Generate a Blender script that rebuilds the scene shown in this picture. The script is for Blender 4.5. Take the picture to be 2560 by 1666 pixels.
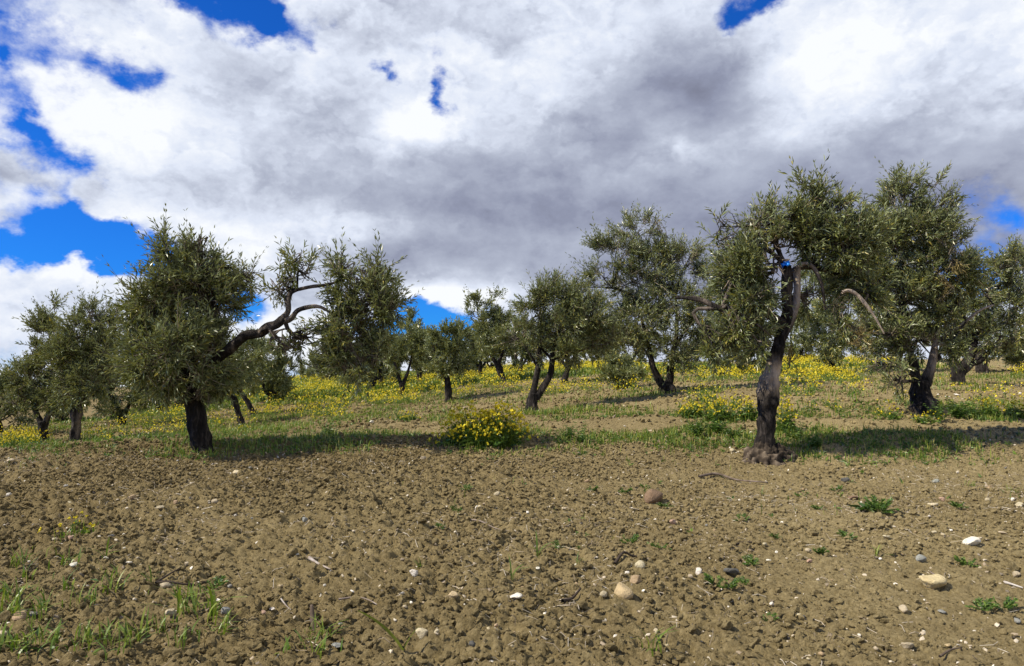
import bpy, bmesh, math, random
import numpy as np
from mathutils import Vector

for o in list(bpy.data.objects):
    bpy.data.objects.remove(o)
SC = bpy.context.scene
COL = SC.collection
R = math.radians

# ------------------------------------------------------------------ camera
LENS = 26.0
FPX = LENS / 36.0 * 2560.0            # focal length in photo pixels
HORIZON = 940.0                        # pixel row of the true horizon
EYE = 1.5
PITCH = math.atan((HORIZON - 833.0) / FPX)
cam_d = bpy.data.cameras.new('camera')
cam_d.lens = LENS
cam_d.sensor_width = 36.0
cam_d.clip_start = 0.05
cam_d.clip_end = 6000
cam = bpy.data.objects.new('camera', cam_d)
COL.objects.link(cam)
cam.location = (0, 0, EYE)
cam.rotation_euler = (math.pi / 2 + PITCH, 0, 0)
SC.camera = cam

SUN_EL, SUN_AZ = 44.0, 252.0           # azimuth clockwise from +Y (view direction)
def dir_of(az, el):
    az, el = R(az), R(el)
    return Vector((math.sin(az) * math.cos(el), math.cos(az) * math.cos(el), math.sin(el)))

def px_dir(px, py):
    dx, dy = (px - 1280.0) / FPX, (833.0 - py) / FPX
    c, s = math.cos(PITCH), math.sin(PITCH)
    return np.stack([dx + 0 * dy, c - s * dy + 0 * dx, s + c * dy + 0 * dx], -1)

def at(px, py, Y):                     # the point seen at a photo pixel, Y metres ahead
    d = px_dir(np.asarray(px, float), np.asarray(py, float))
    t = np.asarray(Y, float) / d[..., 1]
    return d * t[..., None] + np.array([0, 0, EYE])

def project(p):
    c, s = math.cos(PITCH), math.sin(PITCH)
    x, y, z = p[..., 0], p[..., 1], p[..., 2] - EYE
    f = c * y + s * z
    u = -s * y + c * z
    return 1280 + FPX * x / f, 833 - FPX * u / f

# ------------------------------------------------------------------ sky
world = bpy.data.worlds.new('World')
SC.world = world
world.use_nodes = True
def build_sky():
    nt = world.node_tree
    N, L = nt.nodes, nt.links
    N.clear()
    def new(t, **k):
        n = N.new(t)
        for a, v in k.items():
            setattr(n, a, v)
        return n
    def put(sock, v):
        if isinstance(v, bpy.types.NodeSocket):
            L.new(v, sock)
        else:
            sock.default_value = v
    def M(op, a, b=0.0, c=0.0, clamp=False):
        n = new('ShaderNodeMath', operation=op, use_clamp=clamp)
        put(n.inputs[0], a); put(n.inputs[1], b); put(n.inputs[2], c)
        return n.outputs[0]
    def VM(op, a, b=(0, 0, 0)):
        n = new('ShaderNodeVectorMath', operation=op)
        put(n.inputs[0], a); put(n.inputs[1], b)
        return n.outputs[0]
    def comb(x, y, z):
        n = new('ShaderNodeCombineXYZ')
        put(n.inputs[0], x); put(n.inputs[1], y); put(n.inputs[2], z)
        return n.outputs[0]
    def noise(v, scale, det=6, rough=0.55, lac=2.0, dist=0.0, color=False):
        n = new('ShaderNodeTexNoise', noise_dimensions='3D')
        put(n.inputs['Vector'], v)
        n.inputs['Scale'].default_value = scale
        n.inputs['Detail'].default_value = det
        n.inputs['Roughness'].default_value = rough
        n.inputs['Lacunarity'].default_value = lac
        n.inputs['Distortion'].default_value = dist
        return n.outputs['Color' if color else 'Fac']
    def sstep(v, lo, hi):
        n = new('ShaderNodeMapRange', interpolation_type='SMOOTHSTEP')
        put(n.inputs['Value'], v)
        n.inputs['From Min'].default_value = lo
        n.inputs['From Max'].default_value = hi
        return n.outputs[0]
    def mixc(f, a, b):
        n = new('ShaderNodeMix', data_type='RGBA')
        put(n.inputs[0], f); put(n.inputs[6], a); put(n.inputs[7], b)
        return n.outputs[2]

    co = new('ShaderNodeTexCoord').outputs['Generated']
    d = VM('NORMALIZE', co)
    sep = new('ShaderNodeSeparateXYZ'); L.new(d, sep.inputs[0])
    x, y, z = sep.outputs
    az = M('ARCTAN2', x, y)
    el = M('ARCSINE', z)
    base = comb(az, el, 0.0)
    # soft and ragged displacement of the cloud outlines
    st = comb(M('MULTIPLY', x, 1.0), y, M('MULTIPLY', z, 1.4))
    w1 = VM('SUBTRACT', noise(st, 3.2, 4, 0.55, color=True), (0.5, 0.5, 0.5))
    w2 = VM('SUBTRACT', noise(st, 13.0, 5, 0.6, color=True), (0.5, 0.5, 0.5))
    def scaled(v, f):
        n = new('ShaderNodeVectorMath', operation='SCALE'); L.new(v, n.inputs[0]); n.inputs[3].default_value = f
        return n.outputs[0]
    warped = VM('ADD', VM('ADD', base, scaled(w1, 0.11)), scaled(w2, 0.10))
    soft = VM('ADD', base, scaled(w1, 0.12))

    def azel(px, py):
        v = px_dir(np.array(px, float), np.array(py, float))
        v = v / np.linalg.norm(v)
        return math.atan2(v[0], v[1]), math.asin(v[2])
    def blobs(vec, items):
        acc = None
        for px, py, rx, ry, rot, amt in items:
            a, e = azel(px, py)
            mp = new('ShaderNodeMapping', vector_type='TEXTURE')
            L.new(vec, mp.inputs[0])
            mp.inputs[1].default_value = (a, e, 0)
            mp.inputs[2].default_value = (0, 0, -R(rot))
            k = 1.55 / FPX
            mp.inputs[3].default_value = (rx * k, ry * k, 1)
            g = new('ShaderNodeTexGradient', gradient_type='QUADRATIC_SPHERE')
            L.new(mp.outputs[0], g.inputs[0])
            acc = M('MULTIPLY', g.outputs[1], amt) if acc is None else M('MULTIPLY_ADD', g.outputs[1], amt, acc)
        return acc
    holes = [h if h[5] < 0 else (*h[:2], h[2] * 1.0, h[3] * 1.0, h[4], h[5] * 1.05) for h in SKY_HOLES]
    shades = [(*q[:5], q[5] * (.75 if q[5] > 0 else 1)) for q in SKY_SHADES]
    H = blobs(warped, holes)
    S = blobs(soft, shades)
    big = noise(st, 1.7, 4, 0.5)
    mid = noise(st, 6.0, 8, 0.60, dist=0.25)
    fine = noise(st, 24.0, 6, 0.62)
    # cover: mostly closed cloud with a few tears; clear around the sun, which shines freely, and widened out of view to cut fill light
    sunv = dir_of(SUN_AZ, SUN_EL)
    dp = new('ShaderNodeVectorMath', operation='DOT_PRODUCT'); L.new(d, dp.inputs[0]); dp.inputs[1].default_value = sunv
    clear = M('MULTIPLY', sstep(dp.outputs['Value'], 0.30, 0.80), 1.0)
    cov = M('MULTIPLY_ADD', M('SUBTRACT', big, 0.5), 1.2, 0.70)
    cov = M('ADD', cov, M('MULTIPLY', M('SUBTRACT', mid, 0.5), 1.75))
    cov = M('ADD', cov, M('MULTIPLY', M('SUBTRACT', fine, 0.5), 1.0))
    cov = M('SUBTRACT', M('SUBTRACT', cov, H), clear)
    alpha = sstep(cov, -0.22, 0.66)
    # relief: the same noise a little way towards the sun, strongest where the cloud is thin
    sd = dir_of(SUN_AZ, SUN_EL)
    off = VM('ADD', st, (sd.x * 0.05, sd.y * 0.02, sd.z * 0.055))
    rel = M('SUBTRACT', mid, noise(off, 6.0, 8, 0.60, dist=0.25))
    off2 = VM('ADD', st, (sd.x * 0.016, sd.y * 0.01, sd.z * 0.02))
    rel2 = M('SUBTRACT', fine, noise(off2, 24.0, 6, 0.62))
    thin = M('MULTIPLY_ADD', sstep(cov, 0.35, 1.0), -0.6, 1.0)
    def billow(v):
        n = new('ShaderNodeTexVoronoi', voronoi_dimensions='3D', feature='F1')
        put(n.inputs['Vector'], v)
        n.inputs['Scale'].default_value = 5.5
        n.inputs['Detail'].default_value = 2.5
        n.inputs['Roughness'].default_value = 0.55
        n.inputs['Lacunarity'].default_value = 2.2
        n.normalize = True
        return n.outputs['Distance']
    bst = VM('ADD', VM('MULTIPLY', st, (1.0, 1.0, 1.25)), scaled(w2, 0.25))
    bl = M('SUBTRACT', billow(VM('ADD', bst, (sd.x * 0.02, 0.0, 0.045))), billow(bst))
    sh = M('ADD', 0.18, S)
    sh = M('SUBTRACT', sh, M('MULTIPLY', M('MULTIPLY', bl, BILLOW), M('MULTIPLY_ADD', sstep(S, 0.05, 0.55), -0.65, 1.0)))
    sh = M('ADD', sh, M('MULTIPLY', M('SUBTRACT', big, 0.5), 0.55))
    sh = M('SUBTRACT', sh, M('MULTIPLY', M('MULTIPLY', rel, thin), 0.80))
    sh = M('SUBTRACT', sh, M('MULTIPLY', M('MULTIPLY', rel2, thin), 0.32))
    lump = VM('MULTIPLY', st, (1.0, 1.0, 1.5))
    lo = noise(lump, 7.5, 6, 0.52, dist=0.15)
    lu = noise(VM('ADD', lump, (sd.x * 0.035, 0.0, 0.075)), 7.5, 6, 0.52, dist=0.15)
    sh = M('SUBTRACT', sh, M('MULTIPLY', M('SUBTRACT', lo, lu), 0.45))
    sh = M('ADD', sh, M('MULTIPLY', M('SUBTRACT', noise(st, 4.2, 3, 0.5), 0.5), 0.6))
    ramp = new('ShaderNodeValToRGB')
    L.new(sh, ramp.inputs[0])
    el_ = ramp.color_ramp.elements
    el_[0].position, el_[0].color = 0.0, (0.90, 0.925, 0.965, 1)
    el_[1].position, el_[1].color = 1.0, (0.165, 0.175, 0.240, 1)
    for p, c in ((0.22, (0.70, 0.755, 0.875, 1)), (0.48, (0.445, 0.485, 0.595, 1)), (0.75, (0.270, 0.295, 0.400, 1))):
        e = ramp.color_ramp.elements.new(p); e.color = c
    sky = new('ShaderNodeTexSky', sky_type='NISHITA')
    sky.sun_disc = False
    sky.sun_elevation = R(SUN_EL)
    sky.sun_rotation = R(SUN_AZ)
    sky.altitude = 300
    sky.air_density = 1.0
    sky.dust_density = 0.2
    sky.ozone_density = 3.0
    gm = new('ShaderNodeMix', data_type='RGBA', blend_type='MULTIPLY')
    gm.inputs[0].default_value = 1.0
    L.new(sky.outputs[0], gm.inputs[6])
    gm.inputs[7].default_value = SKY_TINT
    SKYS = 0.10
    cl = new('ShaderNodeVectorMath', operation='SCALE'); L.new(ramp.outputs[0], cl.inputs[0]); cl.inputs[3].default_value = CLOUD_GAIN / SKYS
    colr = mixc(alpha, gm.outputs[2], cl.outputs[0])
    bg = new('ShaderNodeBackground'); L.new(colr, bg.inputs[0]); bg.inputs[1].default_value = SKYS
    out = new('ShaderNodeOutputWorld'); L.new(bg.outputs[0], out.inputs[0])
CLOUD_GAIN = 0.755
BILLOW = 1.0
SKY_TINT = (0.063, 0.40, 1.05, 1)
# (px, py, rx, ry, rotation, amount): tears in the cloud, turned into directions
SKY_HOLES = [
    (560, 0, 190, 90, 15, 1.4), (650, 60, 80, 80, 0, .8), (800, 95, 85, 55, 15, .75), (450, 10, 60, 40, 0, .5),
    (205, 165, 135, 72, 12, .85), (290, 195, 70, 45, 0, .5), (385, 190, 75, 50, 0, .75), (110, 160, 60, 40, 0, .35), (5, 155, 45, 70, 0, 1.0),
    (970, 160, 70, 58, 0, 1.2), (1108, 200, 58, 95, 0, 1.4), (1085, 250, 40, 40, 0, .4),
    (130, 360, 140, 62, 32, 1.15), (225, 430, 65, 55, 30, .75), (60, 300, 50, 50, 0, .5),
    (85, 508, 80, 48, 0, .75), (200, 568, 60, 55, 0, .85), (215, 500, 40, 55, 0, .45), (330, 90, 60, 40, 0, .55), (710, 70, 60, 50, 20, .6), (30, 60, 60, 40, 0, .5),
    (60, 625, 230, 66, 0, 1.7), (270, 640, 170, 62, 10, 1.6), (440, 690, 120, 50, 12, .9), (650, 720, 110, 75, 0, 1.4), (560, 735, 70, 60, 0, .9),
    (1090, 800, 165, 80, 0, 1.8), (990, 810, 120, 80, 0, 1.2),
    (1905, 0, 140, 72, 0, 1.6), (1830, 55, 55, 70, 0, .8),
    (2490, 575, 110, 105, 0, 1.0), (2440, 715, 80, 60, 0, .9), (30, 900, 90, 40, 0, .45), (760, 930, 120, 50, 0, .9),
    # closed again where cloud stands in front of the tears
    (140, 765, 280, 85, 0, -1.2), (690, 800, 90, 45, 0, -.8), (1130, 712, 230, 38, 0, -.9),
    (1000, 500, 800, 250, 0, -.5), (1800, 350, 900, 350, 0, -.7), (700, 420, 500, 250, 0, -.4), (300, 60, 260, 100, 0, -.3),
    (1500, 1000, 1500, 260, 0, -.5),
]
SKY_SHADES = [
    (1730, 245, 300, 210, 15, .64), (1560, 330, 300, 180, 0, .25), (1800, 320, 120, 120, 0, .2),
    (1750, 560, 1000, 190, 3, .50), (2330, 500, 500, 200, 0, .34), (1180, 640, 520, 120, 6, .40), (1500, 720, 500, 170, 0, .42),
    (1950, 680, 700, 220, 0, .36), (2480, 640, 300, 240, 0, .2), (1250, 420, 500, 150, 0, .15),
    (700, 240, 420, 100, 22, .20), (980, 430, 480, 120, 10, .12), (60, 470, 240, 80, 0, .36), (2380, 350, 420, 120, -5, .34),
    (1200, 530, 520, 130, 0, .22), (850, 690, 260, 60, 0, .30), (60, 800, 190, 70, 0, .22), (160, 880, 240, 50, 0, .25), (600, 560, 300, 120, 10, .1),
    (2040, 170, 260, 170, 0, -.40), (1050, 310, 190, 100, 0, -.30), (160, 720, 260, 60, 0, -.25), (1150, 730, 230, 42, 0, -.75),
    (480, 60, 300, 90, 20, -.15), (300, 300, 220, 100, 0, -.15), (750, 600, 250, 50, 0, -.18), (1330, 160, 220, 140, 0, -.15), (1690, 385, 100, 70, 0, -.30),
    (2500, 100, 250, 150, 0, -.1), (430, 580, 190, 60, 0, -.1), (1180, 800, 200, 90, 0, -.3),
]
build_sky()

sun_d = bpy.data.lights.new('sun', 'SUN')
sun_d.energy = 5.0
sun_d.angle = R(0.5)
sun_d.color = (1.0, 0.92, 0.76)
sun = bpy.data.objects.new('sun', sun_d)
COL.objects.link(sun)
sun.rotation_euler = (-dir_of(SUN_AZ, SUN_EL)).to_track_quat('-Z', 'Y').to_euler()

vs = SC.view_settings
vs.view_transform = 'Standard'
vs.look = 'None'
vs.exposure = 0.50
vs.gamma = 1.0
vs.use_curve_mapping = False
SC.cycles.max_bounces = 5
SC.cycles.diffuse_bounces = 3
SC.cycles.glossy_bounces = 2
SC.cycles.transmission_bounces = 3
SC.cycles.transparent_max_bounces = 4

# ------------------------------------------------------------------ numpy noise
def _h(ix, iy, iz, seed):
    with np.errstate(over='ignore'):
        h = (ix.astype(np.uint32) * np.uint32(374761393) + iy.astype(np.uint32) * np.uint32(668265263)
             + iz.astype(np.uint32) * np.uint32(2147483647 & 1274126177) + np.uint32((seed * 974634777) & 0xffffffff))
        h = (h ^ (h >> np.uint32(13))) * np.uint32(1274126177)
        h = (h ^ (h >> np.uint32(16))) * np.uint32(2246822519)
        h ^= h >> np.uint32(13)
    return h.astype(np.float64) / 4294967295.0
def vn2(x, y, seed=0):
    ix, iy = np.floor(x), np.floor(y)
    fx, fy = x - ix, y - iy
    ix, iy = ix.astype(np.int64), iy.astype(np.int64)
    z = np.zeros_like(ix)
    u, v = fx * fx * (3 - 2 * fx), fy * fy * (3 - 2 * fy)
    a, b = _h(ix, iy, z, seed), _h(ix + 1, iy, z, seed)
    c, d = _h(ix, iy + 1, z, seed), _h(ix + 1, iy + 1, z, seed)
    return (a * (1 - u) + b * u) * (1 - v) + (c * (1 - u) + d * u) * v
def fbm2(x, y, oct=4, seed=0):
    s, a, t = 0, 1.0, 0
    for k in range(oct):
        s = s + a * vn2(x * 2 ** k + 17.3 * k, y * 2 ** k - 9.1 * k, seed + k)
        t += a
        a *= 0.5
    return s / t
def vn3(p, seed=0):
    i = np.floor(p)
    f = p - i
    i = i.astype(np.int64)
    f = f * f * (3 - 2 * f)
    r = 0
    for dx in (0, 1):
        wx = f[..., 0] if dx else 1 - f[..., 0]
        for dy in (0, 1):
            wy = f[..., 1] if dy else 1 - f[..., 1]
            for dz in (0, 1):
                wz = f[..., 2] if dz else 1 - f[..., 2]
                r = r + wx * wy * wz * _h(i[..., 0] + dx, i[..., 1] + dy, i[..., 2] + dz, seed)
    return r
def fbm3(p, oct=3, seed=0):
    s, a, t = 0, 1.0, 0
    for k in range(oct):
        s = s + a * vn3(p * 2 ** k + 5.7 * k, seed + k)
        t += a
        a *= 0.5
    return s / t
def worley2(x, y, seed=0):
    ix, iy = np.floor(x).astype(np.int64), np.floor(y).astype(np.int64)
    f1 = np.full(x.shape, 9.0); f2 = f1.copy(); amp = np.zeros(x.shape)
    z = np.zeros_like(ix)
    for dx in (-1, 0, 1):
        for dy in (-1, 0, 1):
            cx, cy = ix + dx, iy + dy
            d = np.hypot(cx + _h(cx, cy, z, seed) - x, cy + _h(cx, cy, z + 1, seed) - y)
            a = _h(cx, cy, z + 2, seed)
            near = d < f1
            f2 = np.where(near, f1, np.minimum(f2, d))
            amp = np.where(near, a, amp)
            f1 = np.where(near, d, f1)
    return f1, f2, amp
def ss(v, a, b):
    t = np.clip((v - a) / (b - a), 0, 1)
    return t * t * (3 - 2 * t)

# ------------------------------------------------------------------ mesh helpers
def mesh_np(name, V, F, mats, mi=None, attrs=None, smooth=False):
    V = np.ascontiguousarray(V, np.float32)
    F = np.ascontiguousarray(F, np.int32)
    me = bpy.data.meshes.new(name)
    n, k = F.shape
    me.vertices.add(len(V))
    me.vertices.foreach_set('co', V.ravel())
    me.loops.add(n * k)
    me.loops.foreach_set('vertex_index', F.ravel())
    me.polygons.add(n)
    me.polygons.foreach_set('loop_start', np.arange(0, n * k, k, dtype=np.int32))
    for m in mats:
        me.materials.append(m)
    if mi is not None:
        me.polygons.foreach_set('material_index', np.ascontiguousarray(mi, np.int32))
    me.polygons.foreach_set('use_smooth', np.full(n, smooth, bool))
    if attrs:
        for an, av in attrs.items():
            at_ = me.attributes.new(an, 'FLOAT', 'POINT')
            at_.data.foreach_set('value', np.ascontiguousarray(av, np.float32))
    me.update(calc_edges=True)
    return me
def link(name, data, parent=None, loc=(0, 0, 0), label=None, cat=None, group=None, kind=None):
    o = bpy.data.objects.new(name, data)
    COL.objects.link(o)
    o.location = loc
    if parent is not None:
        o.parent = parent
    if label: o['label'] = label
    if cat: o['category'] = cat
    if group: o['group'] = group
    if kind: o['kind'] = kind
    return o
class Soup:                              # many small shapes gathered into one mesh
    def __init__(self):
        self.V, self.F, self.M, self.T, self.n = [], [], [], [], 0
    def add(self, V, F, m=0, t=0.5):
        V = np.asarray(V, float).reshape(-1, 3)
        self.V.append(V)
        F = np.asarray(F, np.int64)
        self.F.append(F + self.n)
        self.M.append(np.full(len(F), m))
        self.T.append(np.broadcast_to(np.asarray(t, float), (len(V),)))
        self.n += len(V)
    def mesh(self, name, mats, smooth=False):
        return mesh_np(name, np.concatenate(self.V), np.concatenate(self.F), mats,
                       np.concatenate(self.M), {'tint': np.concatenate(self.T)}, smooth)
def unit(v):
    return v / np.maximum(np.linalg.norm(v, axis=-1, keepdims=True), 1e-9)
def catmull(P, n):
    P = np.asarray(P, float)
    if len(P) == 2:
        t = np.linspace(0, 1, n)[:, None]
        return P[0] * (1 - t) + P[1] * t
    Q = np.vstack([2 * P[0] - P[1], P, 2 * P[-1] - P[-2]])
    seg = np.linalg.norm(np.diff(P[:, :3], axis=0), axis=1)
    s = np.concatenate([[0], np.cumsum(seg)])
    u = np.linspace(0, s[-1], n)
    i = np.clip(np.searchsorted(s, u, 'right') - 1, 0, len(P) - 2)
    t = ((u - s[i]) / np.maximum(seg[i], 1e-9))[:, None]
    a, b, c, d = Q[i], Q[i + 1], Q[i + 2], Q[i + 3]
    return 0.5 * (2 * b + (c - a) * t + (2 * a - 5 * b + 4 * c - d) * t ** 2 + (3 * b - a - 3 * c + d) * t ** 3)
def tube(P, segs, rings, rough=0.0, seed=0, flute=0.0, cap=True):
    """P rows: x y z radius [pale]. A tapered, knotty limb with closed ends (triangles)."""
    C = catmull(P, rings)
    c, r = C[:, :3], np.maximum(C[:, 3], 0.001)
    pale = C[:, 4] if C.shape[1] > 4 else np.zeros(rings)
    T = unit(np.gradient(c, axis=0))
    n = np.cross(T[0], [0.3, 1, 0.1]); n /= np.linalg.norm(n)
    Ns = []
    for i in range(rings):
        n = n - T[i] * np.dot(n, T[i]); n /= np.linalg.norm(n)
        Ns.append(n)
    Ns = np.array(Ns); B = np.cross(T, Ns)
    th = np.linspace(0, 2 * np.pi, segs, endpoint=False)
    dirs = Ns[:, None] * np.cos(th)[None, :, None] + B[:, None] * np.sin(th)[None, :, None]
    rr = np.repeat(r[:, None], segs, 1)
    if rough:
        q = c[:, None] + dirs * rr[..., None]
        arc = np.linspace(0, np.linalg.norm(np.diff(c, axis=0), axis=1).sum(), rings)
        nz = fbm3(q * np.array([16.0, 16.0, 8.0]), 4, seed) - 0.5
        big = fbm3(q * 5.5 + 3.1, 2, seed + 9) - 0.5
        knob = np.clip(fbm3(q * 7.5 + 9.4, 2, seed + 5) - 0.60, 0, 1) * 1.6
        tw = th[None, :] + arc[:, None] * 1.3 + 2.0 * big
        ridge = np.sin(3 * tw + 4 * (vn3(q * 2.2, seed + 3) - 0.5)) * 0.5 + np.sin(7 * tw + seed) * 0.25
        rr = rr * (0.86 + rough * (1.5 * nz + 1.3 * big + knob) + flute * ridge)
    V = (c[:, None] + dirs * rr[..., None]).reshape(-1, 3)
    i = np.arange(rings - 1)[:, None] * segs; j = np.arange(segs)[None, :]; j2 = (j + 1) % segs
    a, b, cc, d = (i + j).ravel(), (i + j2).ravel(), (i + segs + j2).ravel(), (i + segs + j).ravel()
    F = np.concatenate([np.stack([a, b, cc], 1), np.stack([a, cc, d], 1)])
    pl = np.repeat(pale, segs)
    if cap:
        V = np.vstack([V, c[-1] + T[-1] * r[-1] * 0.25])
        e = (rings - 1) * segs
        F = np.vstack([F, np.stack([e + np.arange(segs), e + (np.arange(segs) + 1) % segs, np.full(segs, len(V) - 1)], 1)])
        pl = np.append(pl, pale[-1])
    return V, F, pl

def gn_scatter(name, P, scale, rot, pick, protos, label):
    """Uncountable bits: points carrying a few small solid shapes (geometry nodes)."""
    me = bpy.data.meshes.new(name)
    me.vertices.add(len(P)); me.vertices.foreach_set('co', np.ascontiguousarray(P, np.float32).ravel())
    me.attributes.new('size', 'FLOAT', 'POINT').data.foreach_set('value', np.ascontiguousarray(scale, np.float32))
    me.attributes.new('turn', 'FLOAT_VECTOR', 'POINT').data.foreach_set('vector', np.ascontiguousarray(rot, np.float32).ravel())
    me.attributes.new('pick', 'INT', 'POINT').data.foreach_set('value', np.ascontiguousarray(pick, np.int32))
    ng = bpy.data.node_groups.new(name, 'GeometryNodeTree')
    ng.interface.new_socket('Geometry', in_out='INPUT', socket_type='NodeSocketGeometry')
    ng.interface.new_socket('Geometry', in_out='OUTPUT', socket_type='NodeSocketGeometry')
    N, L = ng.nodes, ng.links
    gi, go = N.new('NodeGroupInput'), N.new('NodeGroupOutput')
    iop, jn = N.new('GeometryNodeInstanceOnPoints'), N.new('GeometryNodeJoinGeometry')
    for i, pm in enumerate(protos):
        po = bpy.data.objects.new(name + '_shape', pm)
        oi = N.new('GeometryNodeObjectInfo'); oi.inputs['Object'].default_value = po
        oi.inputs['As Instance'].default_value = True
        L.new(oi.outputs['Geometry'], jn.inputs[0])
    def na(t, n):
        k = N.new('GeometryNodeInputNamedAttribute'); k.data_type = t; k.inputs['Name'].default_value = n
        return k.outputs['Attribute']
    L.new(gi.outputs[0], iop.inputs['Points']); L.new(jn.outputs[0], iop.inputs['Instance'])
    iop.inputs['Pick Instance'].default_value = True
    L.new(na('INT', 'pick'), iop.inputs['Instance Index'])
    L.new(na('FLOAT_VECTOR', 'turn'), iop.inputs['Rotation'])
    L.new(na('FLOAT', 'size'), iop.inputs['Scale'])
    L.new(iop.outputs[0], go.inputs[0])
    o = link(name, me, kind='stuff', label=label)
    md = o.modifiers.new('scatter', 'NODES'); md.node_group = ng
    return o

# ------------------------------------------------------------------ materials
def nodes_of(name):
    m = bpy.data.materials.new(name)
    m.use_nodes = True
    return m, m.node_tree.nodes, m.node_tree.links, m.node_tree.nodes['Principled BSDF']
def nz(N, L, scale, det=4, rough=0.6, vec=None, dist=0.0):
    n = N.new('ShaderNodeTexNoise')
    n.inputs['Scale'].default_value = scale
    n.inputs['Detail'].default_value = det
    n.inputs['Roughness'].default_value = rough
    n.inputs['Distortion'].default_value = dist
    if vec is not None: L.new(vec, n.inputs['Vector'])
    return n.outputs['Fac']
def ramp(N, L, fac, stops):
    n = N.new('ShaderNodeValToRGB')
    L.new(fac, n.inputs[0])
    e = n.color_ramp.elements
    e[0].position, e[0].color = stops[0][0], (*stops[0][1], 1)
    e[1].position, e[1].color = stops[-1][0], (*stops[-1][1], 1)
    for p, c in stops[1:-1]:
        k = e.new(p); k.color = (*c, 1)
    return n.outputs[0]
def mixn(N, L, f, a, b, blend='MIX'):
    n = N.new('ShaderNodeMix'); n.data_type = 'RGBA'; n.blend_type = blend
    for s, v in ((n.inputs[0], f), (n.inputs[6], a), (n.inputs[7], b)):
        if isinstance(v, bpy.types.NodeSocket): L.new(v, s)
        elif isinstance(v, tuple): s.default_value = (*v, 1)
        else: s.default_value = v
    return n.outputs[2]
def math_n(N, L, op, a, b=0.0, clamp=False):
    n = N.new('ShaderNodeMath'); n.operation = op; n.use_clamp = clamp
    for s, v in ((n.inputs[0], a), (n.inputs[1], b)):
        if isinstance(v, bpy.types.NodeSocket): L.new(v, s)
        else: s.default_value = v
    return n.outputs[0]
def attr(N, name):
    n = N.new('ShaderNodeAttribute'); n.attribute_name = name
    return n.outputs['Fac']
def bump(N, L, h, strength, dist, p):
    n = N.new('ShaderNodeBump')
    n.inputs['Strength'].default_value = strength
    n.inputs['Distance'].default_value = dist
    L.new(h, n.inputs['Height'])
    L.new(n.outputs[0], p.inputs['Normal'])
def geo_pos(N):
    return N.new('ShaderNodeNewGeometry').outputs['Position']
def obj_co(N):
    return N.new('ShaderNodeTexCoord').outputs['Object']

def mat_soil():
    m, N, L, p = nodes_of('tilled_soil')
    co = geo_pos(N)
    a = nz(N, L, 34, 6, 0.7, co)
    b = nz(N, L, 0.55, 4, 0.6, co)
    c = nz(N, L, 7, 5, 0.65, co)
    dark = ramp(N, L, a, [(0.30, (0.092, 0.068, 0.029)), (0.5, (0.174, 0.131, 0.058)), (0.72, (0.285, 0.220, 0.106))])
    dry = ramp(N, L, a, [(0.30, (0.160, 0.122, 0.056)), (0.5, (0.275, 0.215, 0.102)), (0.74, (0.405, 0.322, 0.165))])
    sx = N.new('ShaderNodeSeparateXYZ'); L.new(co, sx.inputs[0])
    g = N.new('ShaderNodeMapRange'); L.new(sx.outputs[0], g.inputs[0])
    g.inputs[1].default_value, g.inputs[2].default_value = -3.5, 4.0
    f = math_n(N, L, 'ADD', math_n(N, L, 'MULTIPLY', g.outputs[0], 0.75), math_n(N, L, 'MULTIPLY', math_n(N, L, 'SUBTRACT', b, 0.45), 1.8), )
    f = math_n(N, L, 'ADD', f, math_n(N, L, 'MULTIPLY', math_n(N, L, 'SUBTRACT', c, 0.5), 1.0), True)
    col = mixn(N, L, f, dark, dry)
    L.new(col, p.inputs['Base Color'])
    p.inputs['Roughness'].default_value = 0.95
    p.inputs['Specular IOR Level'].default_value = 0.12
    h = math_n(N, L, 'ADD', math_n(N, L, 'MULTIPLY', nz(N, L, 260, 4, 0.7, co), 0.35), nz(N, L, 70, 5, 0.7, co))
    bump(N, L, h, 1.0, 0.022, p)
    return m
def mat_bark():
    m, N, L, p = nodes_of('olive_bark')
    co = obj_co(N)
    mp = N.new('ShaderNodeMapping'); L.new(co, mp.inputs[0]); mp.inputs[3].default_value = (1, 1, 0.28)
    a = nz(N, L, 26, 6, 0.7, mp.outputs[0], 0.6)
    b = nz(N, L, 4.5, 4, 0.6, mp.outputs[0], 0.4)
    c = nz(N, L, 70, 4, 0.7, mp.outputs[0])
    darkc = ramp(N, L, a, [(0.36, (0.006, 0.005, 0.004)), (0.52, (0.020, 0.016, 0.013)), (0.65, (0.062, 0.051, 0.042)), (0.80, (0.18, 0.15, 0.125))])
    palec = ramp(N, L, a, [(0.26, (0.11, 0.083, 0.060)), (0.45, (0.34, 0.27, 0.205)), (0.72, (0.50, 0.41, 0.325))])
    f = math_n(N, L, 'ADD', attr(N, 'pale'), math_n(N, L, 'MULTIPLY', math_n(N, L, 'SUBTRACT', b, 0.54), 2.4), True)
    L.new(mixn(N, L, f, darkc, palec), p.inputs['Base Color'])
    p.inputs['Roughness'].default_value = 0.9
    p.inputs['Specular IOR Level'].default_value = 0.2
    bump(N, L, math_n(N, L, 'ADD', a, math_n(N, L, 'MULTIPLY', c, 0.4)), 1.0, 0.03, p)
    return m
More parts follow.
